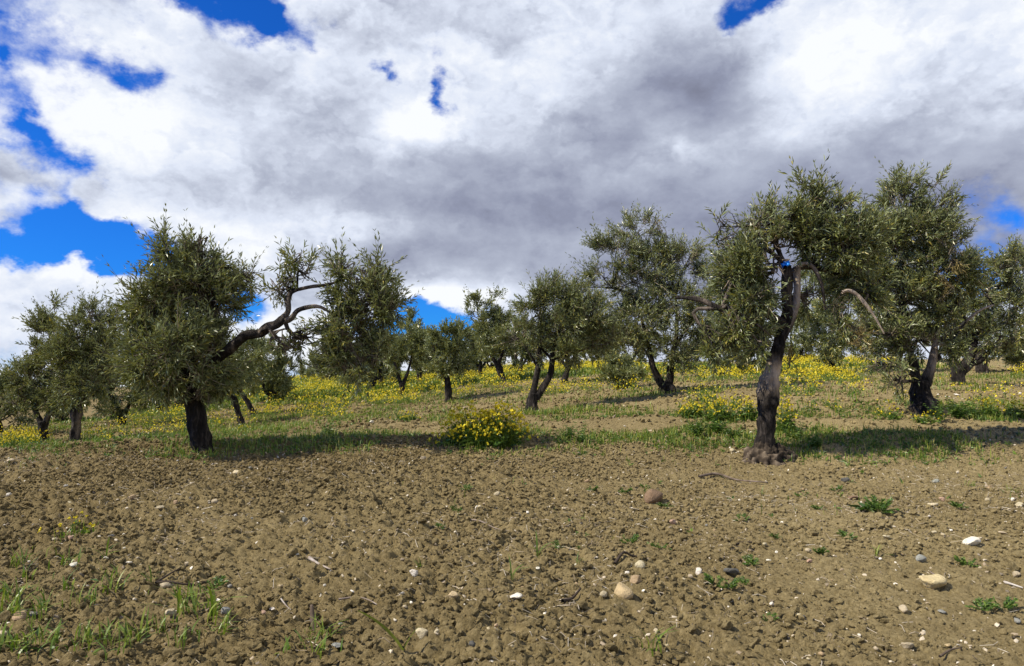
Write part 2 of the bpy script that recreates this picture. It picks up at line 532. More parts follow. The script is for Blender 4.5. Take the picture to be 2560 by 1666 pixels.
def mat_leaf(name, stops, back, trans=0.22, rough=0.42, tcol=(0.20, 0.24, 0.04)):
    m, N, L, p = nodes_of(name)
    t = attr(N, 'tint')
    col = ramp(N, L, t, stops)
    g = N.new('ShaderNodeNewGeometry')
    if back:
        col = mixn(N, L, g.outputs['Backfacing'], col, back)
    L.new(col, p.inputs['Base Color'])
    p.inputs['Roughness'].default_value = rough
    p.inputs['Specular IOR Level'].default_value = 0.45
    tr = N.new('ShaderNodeBsdfTranslucent')
    L.new(mixn(N, L, 0.6, col, tcol), tr.inputs[0])
    mx = N.new('ShaderNodeMixShader'); mx.inputs[0].default_value = trans
    L.new(p.outputs[0], mx.inputs[1]); L.new(tr.outputs[0], mx.inputs[2])
    L.new(mx.outputs[0], N['Material Output'].inputs[0])
    return m
def mat_stone():
    m, N, L, p = nodes_of('field_stone')
    co = obj_co(N)
    oi = N.new('ShaderNodeObjectInfo')
    a = nz(N, L, 2.2, 6, 0.65, co)
    b = nz(N, L, 9, 5, 0.7, co)
    var = ramp(N, L, a, [(0.3, (0.62, 0.56, 0.46)), (0.5, (0.95, 0.93, 0.88)), (0.7, (1.1, 1.05, 0.98))])
    col = mixn(N, L, 1.0, oi.outputs['Color'], var, 'MULTIPLY')
    dirt = math_n(N, L, 'MULTIPLY', math_n(N, L, 'SUBTRACT', b, 0.52), 4.0, True)
    col = mixn(N, L, math_n(N, L, 'MULTIPLY', dirt, 0.75), col, (0.17, 0.125, 0.07))
    L.new(col, p.inputs['Base Color'])
    p.inputs['Roughness'].default_value = 0.85
    p.inputs['Specular IOR Level'].default_value = 0.25
    bump(N, L, math_n(N, L, 'ADD', b, math_n(N, L, 'MULTIPLY', a, 0.6)), 0.5, 0.06, p)
    return m
def mat_ramp(name, stops, rough=0.7, spec=0.3, scale=None):
    m, N, L, p = nodes_of(name)
    t = attr(N, 'tint')
    if scale:
        t = math_n(N, L, 'ADD', t, math_n(N, L, 'MULTIPLY', math_n(N, L, 'SUBTRACT', nz(N, L, scale, 4, 0.6, obj_co(N)), 0.5), 0.8), True)
    L.new(ramp(N, L, t, stops), p.inputs['Base Color'])
    p.inputs['Roughness'].default_value = rough
    p.inputs['Specular IOR Level'].default_value = spec
    return m
SOIL = mat_soil()
BARK = mat_bark()
LEAF = mat_leaf('olive_leaf', [(0.0, (0.016, 0.025, 0.006)), (0.30, (0.048, 0.064, 0.015)), (0.55, (0.120, 0.140, 0.032)), (0.80, (0.262, 0.250, 0.058)), (1.0, (0.42, 0.34, 0.08))],
                (0.245, 0.278, 0.128), 0.16, 0.33, (0.27, 0.27, 0.02))
TWIG = mat_ramp('olive_twig', [(0.0, (0.06, 0.05, 0.032)), (0.6, (0.16, 0.135, 0.09)), (1.0, (0.34, 0.28, 0.19))], 0.8)
GRASS = mat_leaf('grass_blade', [(0.0, (0.040, 0.085, 0.008)), (0.4, (0.100, 0.165, 0.015)), (0.75, (0.215, 0.250, 0.026)), (1.0, (0.38, 0.33, 0.09))],
                 None, 0.30, 0.45, (0.16, 0.26, 0.02))
WEED = mat_leaf('weed_leaf', [(0.0, (0.030, 0.068, 0.012)), (0.5, (0.075, 0.145, 0.022)), (1.0, (0.18, 0.25, 0.04))], None, 0.25, 0.45, (0.12, 0.22, 0.02))
PETAL = mat_leaf('mustard_petal', [(0.0, (0.46, 0.37, 0.008)), (0.5, (0.68, 0.56, 0.012)), (1.0, (0.82, 0.72, 0.05))], None, 0.25, 0.6, (0.8, 0.62, 0.01))
STONE = mat_stone()
STRAW = mat_ramp('dry_straw', [(0.0, (0.075, 0.055, 0.038)), (0.5, (0.24, 0.19, 0.125)), (1.0, (0.52, 0.46, 0.36))], 0.8)
WOOD = mat_ramp('weathered_wood', [(0.0, (0.022, 0.016, 0.012)), (0.4, (0.09, 0.065, 0.045)), (0.75, (0.24, 0.19, 0.15)), (1.0, (0.46, 0.42, 0.37))], 0.85, 0.2, 18)
# ------------------------------------------------------------------ ground
# where the foot of each tree is seen and how far off it stands (photo pixels, metres)
FEET = [(508, 1146, 9), (1918, 1160, 9), (2307, 1018, 11.6), (188, 1127, 15), (107, 1114, 17), (2, 1090, 19), (306, 1067, 22),
        (393, 1037, 30), (442, 1019, 32), (605, 1066, 20), (638, 1042, 24), (676, 1005, 27), (820, 954, 44), (910, 968, 35), (954, 966, 33),
        (1006, 988, 26), (1120, 1006, 21), (1174, 944, 38), (1257, 952, 26), (1331, 1032, 15), (1412, 962, 24), (1484, 912, 45),
        (1670, 983, 16.5), (1893, 936, 26), (2397, 964, 17.5), (2456, 932, 24)]
ctrl = [tuple(at(*f)) for f in FEET]
for x in (-7, -3.5, 0, 3.5, 7):
    ctrl += [(x, 0, 0.0), (x, 4.5, 0.23 + 0.008 * x)]
ctrl += [tuple(at(px, py, 9.2)) for px, py in ((60, 1150), (1200, 1135), (2500, 1140))]
ctrl += [tuple(at(px, py, Y)) for px, py, Y in ((100, 1000, 48), (760, 951, 58), (1100, 928, 58), (1500, 908, 58), (1950, 905, 58), (2500, 902, 50),
                                               (2550, 955, 21), (0, 1030, 32), (300, 1000, 55), (2550, 1060, 12.5))]
ctrl += [(-20, 0, -1.0), (-20, 8, -1.3), (22, 0, 0.7), (20, 9, 0.9), (-42, 25, -2.4), (42, 25, 2.2), (-45, 60, -2.0), (45, 60, 3.2)]
ctrl = np.array(ctrl)
def _tps():
    X = ctrl[:, :2]
    n = len(X)
    r = np.linalg.norm(X[:, None] - X[None], axis=-1)
    K = np.where(r > 0, r * r * np.log(r + 1e-9), 0) + np.eye(n) * 1.2
    P = np.hstack([np.ones((n, 1)), X])
    A = np.block([[K, P], [P.T, np.zeros((3, 3))]])
    return np.linalg.solve(A, np.concatenate([ctrl[:, 2], np.zeros(3)]))
_W = _tps()
_GX, _GY = np.arange(-46, 46.01, 0.4), np.arange(-6, 72.01, 0.4)
def _grid():
    gx, gy = np.meshgrid(_GX, _GY)
    q = np.stack([gx.ravel(), gy.ravel()], 1)
    out = _W[-3] + q @ _W[-2:]
    for k in range(len(ctrl)):
        r2 = ((q - ctrl[k, :2]) ** 2).sum(1)
        out += _W[k] * 0.5 * r2 * np.log(r2 + 1e-12)
    return out.reshape(gx.shape)
_GZ = _grid()
def h0(x, y):
    x, y = np.asarray(x, float), np.asarray(y, float)
    cx, cy = np.clip(x, -45.9, 45.9), np.clip(y, -5.9, 71.9)
    u, v = (cx + 46) / 0.4, (cy + 6) / 0.4
    i, j = np.minimum(u.astype(int), len(_GX) - 2), np.minimum(v.astype(int), len(_GY) - 2)
    fu, fv = u - i, v - j
    z = (_GZ[j, i] * (1 - fu) + _GZ[j, i + 1] * fu) * (1 - fv) + (_GZ[j + 1, i] * (1 - fu) + _GZ[j + 1, i + 1] * fu) * fv
    far = np.maximum(0, y - 60)
    return z - 0.10 * far * far / (far + 12) * (far < 400) - 35.0 * (far >= 400)
def relief(x, y):
    x, y = np.asarray(x, float), np.asarray(y, float)
    near = 1 - ss(y, 14, 26)
    mid = 1 - ss(y, 30, 45)
    # broken ground on the left, flatter crusted ground on the right
    rough = 1.0 - 0.55 * ss(x + 1.6 * (fbm2(x * 0.5, y * 0.5, 3, 40) - 0.5), -0.5, 2.2) * ss(y, 2.5, 4.0)
    patch = 0.55 + 0.9 * fbm2(x * 0.9, y * 0.9, 3, 77)
    z = 0.11 * (fbm2(x * 0.8, y * 0.8, 3, 5) - 0.5) * mid
    fur = np.sin((y + 0.9 * fbm2(x * 0.25, y * 0.25, 2, 8)) * 2 * np.pi / 1.35)
    z = z + 0.045 * fur * ss(y, 9.5, 12) * mid * (0.4 + fbm2(x * 0.35, y * 0.35, 2, 61))
    z = z + 0.10 * np.exp(-((y - 9.7 - 0.12 * np.sin(x)) / 0.7) ** 2)          # the unploughed bank along the first row
    def dome(s, seed, amp, sharp=1.25):
        wx, wy = fbm2(x / s * 0.9, y / s * 0.9, 2, seed + 50), fbm2(x / s * 0.9 + 40, y / s * 0.9, 2, seed + 51)
        f1, f2, a = worley2(x / s + wx * 0.9, y / s + wy * 0.9, seed)
        return amp * (0.25 + a) * np.sqrt(np.clip(1 - (sharp * f1) ** 2, 0, 1)), f2 - f1
    k = rough * patch
    d1, _ = dome(0.20, 11, 0.050, 1.5)
    d2, c2 = dome(0.085, 12, 0.044)
    d3, _ = dome(0.042, 13, 0.030)
    rg = np.abs(fbm2(x * 11 + 3, y * 11, 3, 91) - .5)
    rg = 0.05 * (0.11 - rg) * (1 - ss(y, 9, 14))
    z = z + rg * (0.5 + 0.6 * k) + (d1 * k * .6 + d2 * k * .65) * near + d3 * (0.35 + 0.65 * k) * (1 - ss(y, 9, 13))
    crack = -0.012 * (1 - ss(c2, 0.0, 0.16)) * (1 - rough) * 1.6
    return z + (crack + 0.012 * (fbm2(x * 22, y * 22, 3, 90) - 0.5)) * (1 - ss(y, 9, 13))
def hz(x, y):
    return h0(x, y) + relief(x, y)
def ground_px(px, py):                  # the ground point seen at a photo pixel
    Y = np.geomspace(2.2, 70, 900)
    p = at(np.full(900, float(px)), np.full(900, float(py)), Y)
    below = p[:, 2] < h0(p[:, 0], p[:, 1])
    i = int(np.argmax(below)) if below.any() else 899
    if i > 0:
        a, b = Y[i - 1], Y[i]
        for _ in range(20):
            m = 0.5 * (a + b); q = at(px, py, m)
            if q[2] < h0(q[0], q[1]): b = m
            else: a = m
        q = at(px, py, b)
    else:
        q = p[0]
    return np.array([q[0], q[1], float(h0(q[0], q[1]))])
def build_ground():
    ys = [-60, -30, -15, -8, -4, -2, -0.5, 0.5, 1.3, 1.9]
    y = 2.3
    while y < 3000:
        ys.append(y)
        y += y * (0.0042 if y < 9.5 else 0.0070 if y < 26 else 0.016 if y < 80 else 0.2)
    ys = np.array(ys)
    n = 640
    s = np.concatenate([-np.geomspace(30, 1.06, 26), np.linspace(-1, 1, n), np.geomspace(1.06, 30, 26)])
    w = 0.74 * np.maximum(ys, 2.2) + 0.9
    X = w[:, None] * s[None]
    Y = np.repeat(ys[:, None], len(s), 1)
    xf, yf = X.ravel(), Y.ravel()
    z = h0(xf, yf)
    m = (yf > 1) & (yf < 46) & (np.abs(xf) < 60)
    z[m] += relief(xf[m], yf[m])
    r, c = X.shape
    i = np.arange(r - 1)[:, None] * c; j = np.arange(c - 1)[None]
    F = np.stack([(i + j).ravel(), (i + j + 1).ravel(), (i + j + c + 1).ravel(), (i + j + c).ravel()], 1)
    me = mesh_np('ground', np.stack([xf, yf, z], 1), F, [SOIL], smooth=True)
    link('ground', me, kind='structure', label='tilled brown soil of the olive grove')
build_ground()

# ------------------------------------------------------------------ olive trees
def leaves(base, dirv, L, W, rng, normal=None, fold=0.16, droop=0.10):
    """Folded lance leaves, four points and two triangles each."""
    n = len(base)
    if normal is None:
        normal = np.tile([0, 0, 1.0], (n, 1)) * 0.7 + rng.normal(0, 0.55, (n, 3))
    nn = unit(normal - dirv * (normal * dirv).sum(1, keepdims=True))
    side = np.cross(dirv, nn)
    L, W = np.asarray(L)[:, None], np.asarray(W)[:, None]
    mid = base + dirv * L * 0.46 + nn * L * 0.03
    V = np.stack([base, mid + side * W * 0.5 + nn * W * fold, base + dirv * L - nn * L * droop, mid - side * W * 0.5 + nn * W * fold], 1).reshape(-1, 3)
    k = np.arange(n)[:, None] * 4
    return V, np.concatenate([k + [0, 1, 2], k + [0, 2, 3]])
def crown_soup(soup, lobes, n_leaf, leaf, rng, per=14, stem=True, shoot=0.26, aspect=0.22, keep=None, shrink=0.6):
    """lobes: centre xyz, radii xyz, density."""
    L = np.array(lobes, float)
    L[:, 3:6] = np.maximum(L[:, 3:6] * 0.55, L[:, 3:6] - shoot * shrink)
    wt = (L[:, 3] * L[:, 4] + L[:, 3] * L[:, 5] + L[:, 4] * L[:, 5]) * L[:, 6]
    wt /= wt.sum()
    P, D, S, tone, rel = [], [], [], [], []
    for lb, w in zip(L, wt):
        m = max(4, int(n_leaf * w / per))
        k = max(4, m // 17)
        cd = unit(rng.normal(size=(k, 3)))
        cr = 0.30 + 0.66 * rng.random(k) ** 0.65
        cc = cd * cr[:, None]
        q = rng.integers(0, k, m)
        u = cc[q] + rng.normal(0, 0.125, (m, 3))
        nu = np.linalg.norm(u, axis=1, keepdims=True)
        u = np.where(nu > 1.0, u / nu * (0.9 + 0.12 * rng.random((m, 1))), u)
        pos = lb[:3] + u * lb[3:6]
        out = unit(u * lb[3:6])
        up = np.array([0, 0, 1.0])
        d = unit(out * 0.75 + up * (0.55 * np.clip(u[:, 2:3] + 0.55, -0.35, 1)) + rng.normal(0, 0.38, (m, 3)))
        P.append(pos); D.append(d)
        S.append(shoot * (0.55 + 0.8 * rng.random(m)) * np.where(rng.random(m) < 0.10, 1.45, 1))
        tone.append(rng.random(k)[q] * 0.32 + rng.random(m) * 0.22)
        rel.append(np.linalg.norm(u, axis=1))
    P, D, S, tone = np.vstack(P), np.vstack(D), np.concatenate(S), np.concatenate(tone)
    big = .72 + .55 * rng.random(len(P))
    if keep is not None:
        ok = keep(P + D * (S * .5)[:, None]) & keep(P)
        P, D, S, tone, big = P[ok], D[ok], S[ok], tone[ok], big[ok]
    m = len(P)
    bend = rng.normal(0, 0.22, (m, 3)) + np.array([0, 0, 0.08])
    a = unit(np.cross(D, rng.normal(size=(m, 3))))
    b = np.cross(D, a)
    tt = np.linspace(0.06, 1.0, per // 2)
    pts, dirs, LL, TT = [], [], [], []
    for i, t in enumerate(tt):
        c = P + D * (S * t)[:, None] + bend * (S * t * t)[:, None]
        tang = unit(D + 2 * bend * t)
        for sgn in (1, -1):
            side = (a if i % 2 else b) * sgn
            dv = unit(side * (0.8 - 0.35 * t) + tang * (0.55 + 0.6 * t) + rng.normal(0, 0.22, (m, 3)))
            pts.append(c + rng.normal(0, 0.004, (m, 3))); dirs.append(dv)
            LL.append(leaf * .93 * big * (0.70 + 0.55 * rng.random(m)) * (0.65 if t > 0.95 else 1.0))
            TT.append(np.clip(tone + 0.62 * rng.random(m) ** 1.7 + 0.10 * t - 0.06, 0, 1))
    pts, dirs, LL, TT = np.vstack(pts), np.vstack(dirs), np.concatenate(LL), np.concatenate(TT)
    V, F = leaves(pts, dirs, LL, LL * aspect * (0.8 + 0.4 * rng.random(len(LL))), rng)
    soup.add(V, F, 0, np.repeat(TT, 4))
    if stem:
        st = P - D * (S * 0.3)[:, None]
        mid = P + D * (S * .5)[:, None] + bend * (S * .25)[:, None]
        e = P + D * S[:, None] + bend * S[:, None]
        r = 0.0055 if leaf < 0.1 else 0.007
        ring = [a * math.cos(x) + b * math.sin(x) for x in (0, 2.094, 4.189)]
        V = np.stack([st + q * r for q in ring] + [mid + q * r * .75 for q in ring] + [e], 1).reshape(-1, 3)
        k = np.arange(m)[:, None] * 7
        F = [k + f for f in ([0, 1, 4], [0, 4, 3], [1, 2, 5], [1, 5, 4], [2, 0, 3], [2, 3, 5], [3, 4, 6], [4, 5, 6], [5, 3, 6])]
        soup.add(V, np.concatenate(F), 1, np.repeat(rng.random(m), 7))
    return P
def tree(label, foot, trunk, limbs, lobes, n_leaf, leaf, seed, segs=18, rings=40, detail=1, group='olive trees of the grove', name='olive_tree', pale=0.0, flare=True, rough=0.34, parts_limb=True, shoot=0.26, auto=True, cat='olive tree', clear=()):
    """Everything in photo pixels at the tree's own distance; widths in pixels; lobes (px, py, rx, ry, depth offset m, depth radius m, density)."""
    rng = np.random.default_rng(seed)
    fx, fy, Y = foot
    k = Y / FPX
    b = at(fx, fy, Y)
    gz = float(h0(b[0], b[1]))
    base = np.array([b[0], b[1], b[2]])
    def pt(px, py, dy=0.0):
        return at(px, py, Y) + np.array([0, dy, 0]) - base
    root = link(name, None, loc=(b[0], b[1], gz), label=label, cat=cat, group=group)
    def keys(row):
        out = []
        for r in row:
            px, py, w = r[:3]
            dy = r[3] if len(r) > 3 else 0.0
            pl = r[4] if len(r) > 4 else pale
            out.append((*pt(px, py, dy), w * k * 0.5, pl))
        return np.array(out)
    T = keys(trunk)
    if flare:
        T[0, 2] -= 0.10
    V, F, pl = tube(T, segs, rings, rough, seed, 0.16)
    link('trunk', mesh_np('trunk', V, F, [BARK], attrs={'pale': pl}, smooth=True), root)
    ends = [T[-1]]
    for i, lm in enumerate(limbs):
        Kp = keys(lm)
        V, F, pl = tube(Kp, max(6, segs * 2 // 3), max(8, rings // 2), rough * 0.8, seed + i + 1, 0.10)
        link('limb', mesh_np('limb', V, F, [BARK], attrs={'pale': pl}, smooth=True), root)
        ends += [Kp[-1], Kp[len(Kp) // 2]]
    WL = []
    for lb in lobes:
        px, py, rx, ry, dy, rd = lb[:6]
        WL.append((*pt(px, py, dy), rx * k, rd, ry * k, lb[6] if len(lb) > 6 else 1.0))
    s = Soup()
    def keep(q):                         # pruned clear around limbs that show bare
        w = q + base
        qx, qy = project(w)
        ok = np.ones(len(q), bool)
        for c in clear:
            a_, b_ = np.array(c[0:2], float), np.array(c[2:4], float)
            v = np.stack([qx, qy], 1) - a_
            d_ = b_ - a_
            t = np.clip(v @ d_ / max(d_ @ d_, 1e-6), 0, 1)
            hit = np.linalg.norm(v - t[:, None] * d_, axis=1) < c[4]
            ok &= ~(hit & (w[:, 1] < Y + (c[5] if len(c) > 5 else 0.12)))
        return ok
    P = crown_soup(s, WL, n_leaf, leaf, rng, stem=detail > 0, shoot=shoot, aspect=0.22 if leaf < 0.1 else 0.27, keep=keep if clear else None, shrink=0.6 if Y < 12 else 0.22)
    # boughs into the lobes, and thin branchlets out to the leaf shoots
    bs = Soup()
    E = np.array([e[:4] for e in ends])
    for j, lb in enumerate(WL):
        if not auto: break
        c = np.array(lb[:3])
        sc = np.linalg.norm(E[:, :3] - c, axis=1) + 0.5 * np.maximum(0, E[:, 2] - c[2])
        e = E[int(np.argmin(sc))]
        r0 = min(e[3] * 0.75, 0.035)
        midp = 0.5 * (e[:3] + c) + rng.normal(0, 0.08, 3) + [0, 0, 0.06]
        K = np.array([(*e[:3], r0, 0.2), (*midp, r0 * 0.7, 0.2), (*c, r0 * 0.4, 0.2)])
        V, F, pl = tube(K, 6, 8 if detail else 5, 0.2, seed + j)
        bs.add(V, F, 0, pl)
        nb = (14 if detail > 1 else 7) if detail else 3
        for q in range(nb):
            u = unit(rng.normal(size=3)) * rng.uniform(0.5, 0.9)
            t = c + u * np.array(lb[3:6])
            t0 = midp + (c - midp) * rng.random()
            m2 = 0.5 * (t0 + t) + rng.normal(0, 0.06, 3)
            K = np.array([(*t0, r0 * 0.4, 0.3), (*m2, r0 * 0.25, 0.4), (*t, 0.004, 0.4)])
            V, F, pl = tube(K, 4, 5, 0.0, seed)
            bs.add(V, F, 0, pl)
    if bs.V:
        me = mesh_np('branches', np.concatenate(bs.V), np.concatenate(bs.F), [BARK], attrs={'pale': np.concatenate(bs.T)}, smooth=True)
        link('branches', me, root, kind='stuff')
    link('crown', s.mesh('crown', [LEAF, TWIG]), root)
    return root
def far_tree(label, foot, box, n_leaf, leaf, seed, wpx=None, fork=True, nl=8, **kw):
    """A tree whose crown fills a box of photo pixels x0 x1 y0 y1."""
    rng = random.Random(seed)
    fx, fy, Y = foot
    x0, x1, y0, y1 = box
    cx, cy, rx, ry = (x0 + x1) / 2, (y0 + y1) / 2, (x1 - x0) / 2, (y1 - y0) / 2
    k = Y / FPX
    lobes = []
    for i in range(nl):
        a = i * 2.4 + rng.random()
        q = 0.28 + 0.42 * rng.random()
        s = 0.34 + 0.22 * rng.random()
        lobes.append((cx + rx * q * math.cos(a) * 1.15, cy + ry * q * math.sin(a) * 1.15, rx * s * 1.1, ry * s * 1.05, rng.uniform(-.5, .5) * rx * k, max(.3, rx * k * s)))
    w = wpx or 0.24 / k
    ty = y1 - 0.15 * (y1 - y0)
    mx = fx + rng.uniform(-.25, .25) * w + (cx - fx) * 0.3
    tr = [(fx, fy + 3, w * 1.5), (fx + rng.uniform(-.1, .1) * w, fy - 0.2 * (fy - ty), w * 1.05), (mx, fy - 0.6 * (fy - ty), w * 0.9), (mx, ty, w * 0.8)]
    lm = []
    if fork:
        for sg in (-1, 1):
            lm.append([(mx, fy - 0.62 * (fy - ty), w * 0.6), (mx + sg * w * 0.9, ty, w * 0.5), (mx + sg * rx * 0.35, cy, w * 0.3)])
    return tree(label, foot, tr, lm, lobes, n_leaf, leaf, seed, segs=12, rings=22, detail=0, rough=0.4, **kw)

# the big tree on the left, with its long bare limb
tree('large dense olive tree on the left with a long dark bare limb reaching right', (508, 1146, 9),
     [(511, 1156, 70), (508, 1146, 58), (505, 1120, 52), (497, 1070, 49), (486, 1010, 51), (478, 950, 54), (472, 890, 46), (470, 820, 32)],
     [[(480, 965, 38), (528, 912, 31, -.05), (590, 872, 28, -.15), (628, 842, 30, -.2), (662, 836, 25, -.2), (680, 824, 28, -.2), (706, 813, 24, -.2), (722, 800, 22, -.2)],
      [(714, 806, 20, -.2, .2), (733, 782, 17, -.2, .2), (732, 755, 19, -.2, .2), (738, 738, 15, -.2, .2), (754, 730, 11, -.2, .3), (790, 722, 10, -.2, .3), (833, 716, 8, -.2, .3), (872, 700, 6, -.15, .2)],
      [(712, 808, 20, -.2, .3), (739, 800, 15, -.2, .4), (757, 781, 13, -.22, .4), (785, 772, 12, -.22, .6), (812, 772, 10, -.2, .7), (842, 790, 7, -.15, .3)],
      [(472, 900, 34), (430, 840, 26, .1), (390, 770, 16, .1), (370, 720, 9, .1)],
      [(471, 840, 30), (490, 760, 22), (500, 680, 12), (505, 620, 6)]],
     [(482, 716, 100, 94, 0, .55), (515, 682, 76, 60, 0, .4), (410, 750, 90, 96, -.1, .5), (532, 750, 76, 105, .1, .5), (358, 835, 72, 90, .2, .5), (318, 795, 40, 54, .1, .3),
      (450, 890, 140, 110, -.3, .6), (545, 890, 64, 105, 0, .45), (505, 985, 70, 48, -.2, .3), (380, 940, 80, 70, 0, .4), (595, 705, 40, 55, .2, .25, .45), (430, 640, 60, 55, 0, .3, .7),
      (618, 700, 28, 45, .1, .15, .3), (500, 626, 40, 26, 0, .2, .5), (462, 636, 28, 28, 0, .2, .5), (330, 895, 52, 54, .1, .4),
      (752, 662, 28, 46, -.2, .18, .55), (742, 702, 40, 28, -.2, .2, .45), (706, 728, 28, 44, -.2, .18, .5), (722, 865, 44, 45, -.2, .2, .45), (768, 845, 44, 52, -.1, .25, .6), (770, 690, 28, 30, -.1, .2, .35),
      (848, 680, 42, 36, 0, .3), (862, 738, 52, 52, 0, .4), (915, 740, 78, 66, 0, .5), (880, 835, 92, 92, 0, .5), (952, 790, 55, 75, 0, .4), (840, 835, 46, 72, 0, .35), (985, 760, 32, 42, 0, .2, .6),
      (890, 920, 72, 46, -.1, .35, .9), (850, 900, 45, 45, 0, .3, .6), (940, 895, 40, 44, 0, .3, .7), (950, 692, 38, 34, 0, .25, .7)],
     47000, 0.088, 3, segs=28, rings=90, detail=2,
     clear=[(590, 870, 680, 825, 28), (680, 825, 722, 800, 28), (722, 800, 736, 742, 20), (722, 806, 815, 772, 22), (738, 740, 800, 722, 12), (650, 790, 685, 775, 22, 9), (508, 1146, 490, 1030, 30)])
# the tall pruned tree on the right
tree('tall pruned olive tree on the right with pale patched trunk and cut limbs', (1918, 1160, 9),
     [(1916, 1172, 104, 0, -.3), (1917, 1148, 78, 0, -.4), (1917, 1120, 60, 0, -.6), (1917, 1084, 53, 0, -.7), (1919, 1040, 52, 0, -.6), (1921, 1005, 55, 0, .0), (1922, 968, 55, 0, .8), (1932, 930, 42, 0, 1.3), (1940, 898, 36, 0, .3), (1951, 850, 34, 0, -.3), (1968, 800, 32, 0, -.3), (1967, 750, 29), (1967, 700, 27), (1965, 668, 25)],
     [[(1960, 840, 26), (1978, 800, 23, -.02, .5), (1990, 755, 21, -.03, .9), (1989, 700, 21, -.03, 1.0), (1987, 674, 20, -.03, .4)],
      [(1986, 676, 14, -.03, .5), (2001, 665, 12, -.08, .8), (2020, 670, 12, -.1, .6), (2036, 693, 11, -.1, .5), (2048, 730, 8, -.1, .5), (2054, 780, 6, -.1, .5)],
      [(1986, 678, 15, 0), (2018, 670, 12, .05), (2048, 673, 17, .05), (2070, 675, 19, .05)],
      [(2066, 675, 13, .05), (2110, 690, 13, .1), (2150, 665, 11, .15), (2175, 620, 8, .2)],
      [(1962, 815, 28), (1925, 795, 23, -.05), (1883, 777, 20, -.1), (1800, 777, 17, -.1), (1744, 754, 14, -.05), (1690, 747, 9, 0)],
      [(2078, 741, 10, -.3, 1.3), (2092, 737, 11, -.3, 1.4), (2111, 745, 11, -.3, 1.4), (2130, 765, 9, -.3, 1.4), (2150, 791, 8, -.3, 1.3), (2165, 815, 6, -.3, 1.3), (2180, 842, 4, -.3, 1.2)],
      [(1965, 690, 20), (1955, 630, 14, .1), (1935, 560, 8, .1), (1930, 510, 5, .1)],
      [(2070, 676, 12, .05), (2080, 620, 10, .1), (2070, 540, 7, .1), (2050, 470, 4, .1)]],
     [(1932, 605, 60, 68, 0, .4), (1872, 655, 76, 72, -.1, .45), (1830, 620, 42, 40, .1, .25, .5), (1825, 690, 55, 75, -.1, .35), (1880, 745, 90, 75, -.1, .45), (1850, 830, 85, 58, 0, .4), (1915, 690, 60, 90, -.2, .3), (1930, 545, 34, 42, 0, .25, .5),
      (1985, 550, 50, 55, .1, .3, .8), (2010, 600, 60, 50, .1, .35), (1890, 870, 50, 36, -.2, .25), (1800, 570, 14, 45, 0, .1, .12), (1890, 560, 50, 40, 0, .2, .4),
      (2045, 505, 48, 42, .1, .3, .6), (2095, 560, 82, 60, .1, .45), (2110, 620, 85, 70, 0, .45), (2045, 610, 55, 55, .1, .3), (2140, 690, 65, 65, .1, .4), (2085, 770, 55, 60, -.1, .3, .4), (2022, 468, 26, 18, .1, .15, .4),
      (2105, 515, 42, 30, .1, .25, .4), (2030, 740, 40, 60, .1, .25, .5), (2130, 820, 60, 50, 0, .3, .45), (2160, 600, 56, 80, .1, .4, .9), (2170, 730, 50, 70, .1, .35, .6), (1790, 870, 45, 50, 0, .3, .6)],
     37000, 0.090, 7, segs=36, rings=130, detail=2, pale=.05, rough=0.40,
     clear=[(1990, 675, 1986, 800, 22), (1955, 648, 1966, 680, 50, .25), (1990, 668, 2040, 700, 18), (2036, 693, 2052, 760, 12), (2080, 740, 2178, 838, 16), (1925, 975, 1948, 870, 34), (1968, 720, 1960, 830, 16), (2018, 705, 2012, 740, 16, 9)])
# the tall twin-stemmed tree on the right edge
tree('tallest olive tree, forking low from a thick knobbly foot among yellow flowers', (2307, 1018, 11.6),
     [(2308, 1030, 80), (2307, 1012, 70), (2305, 995, 58), (2301, 972, 52), (2302, 945, 48)],
     [[(2298, 960, 32), (2288, 925, 26), (2281, 890, 21), (2270, 850, 15), (2262, 780, 11), (2255, 690, 8), (2270, 560, 5)],
      [(2312, 955, 32), (2325, 918, 28, 0, .5), (2334, 880, 20, 0, .8), (2338, 846, 16, 0, .8), (2345, 780, 12), (2330, 680, 9), (2310, 560, 6), (2290, 470, 3)],
      [(2338, 850, 13, 0, .4), (2360, 835, 11, 0, .5), (2405, 797, 9, -.1, .8), (2440, 770, 8, -.1, 1), (2474, 757, 5, -.1, 1)]],
     [(2275, 458, 48, 40, 0, .3, .8), (2330, 462, 50, 28, 0, .2, .35), (2250, 500, 65, 50, 0, .35, .8), (2345, 520, 55, 50, 0, .3, .55), (2295, 570, 100, 75, 0, .6), (2385, 600, 50, 60, 0, .35, .8), (2225, 630, 80, 80, 0, .45),
      (2330, 670, 100, 85, 0, .6), (2250, 750, 105, 80, .1, .6), (2350, 780, 75, 75, 0, .45), (2205, 830, 75, 58, -.2, .4, .7), (2290, 850, 85, 55, -.1, .5), (2195, 945, 36, 55, -.6, .25, .5), (2385, 860, 45, 45, 0, .3),
      (2240, 455, 26, 26, 0, .2, .5), (2400, 660, 46, 60, 0, .3, .8), (2185, 690, 50, 70, 0, .4, .8), (2400, 745, 50, 60, 0, .35, .8), (2195, 590, 58, 80, 0, .4, .9), (2185, 700, 55, 70, 0, .4, .9), (2160, 900, 50, 40, -.4, .3, .3)],
     40000, 0.092, 11, segs=26, rings=50, detail=2,
     clear=[(2322, 925, 2338, 850, 18), (2405, 797, 2474, 757, 14), (2305, 1000, 2300, 950, 34), (2288, 930, 2282, 890, 12)])
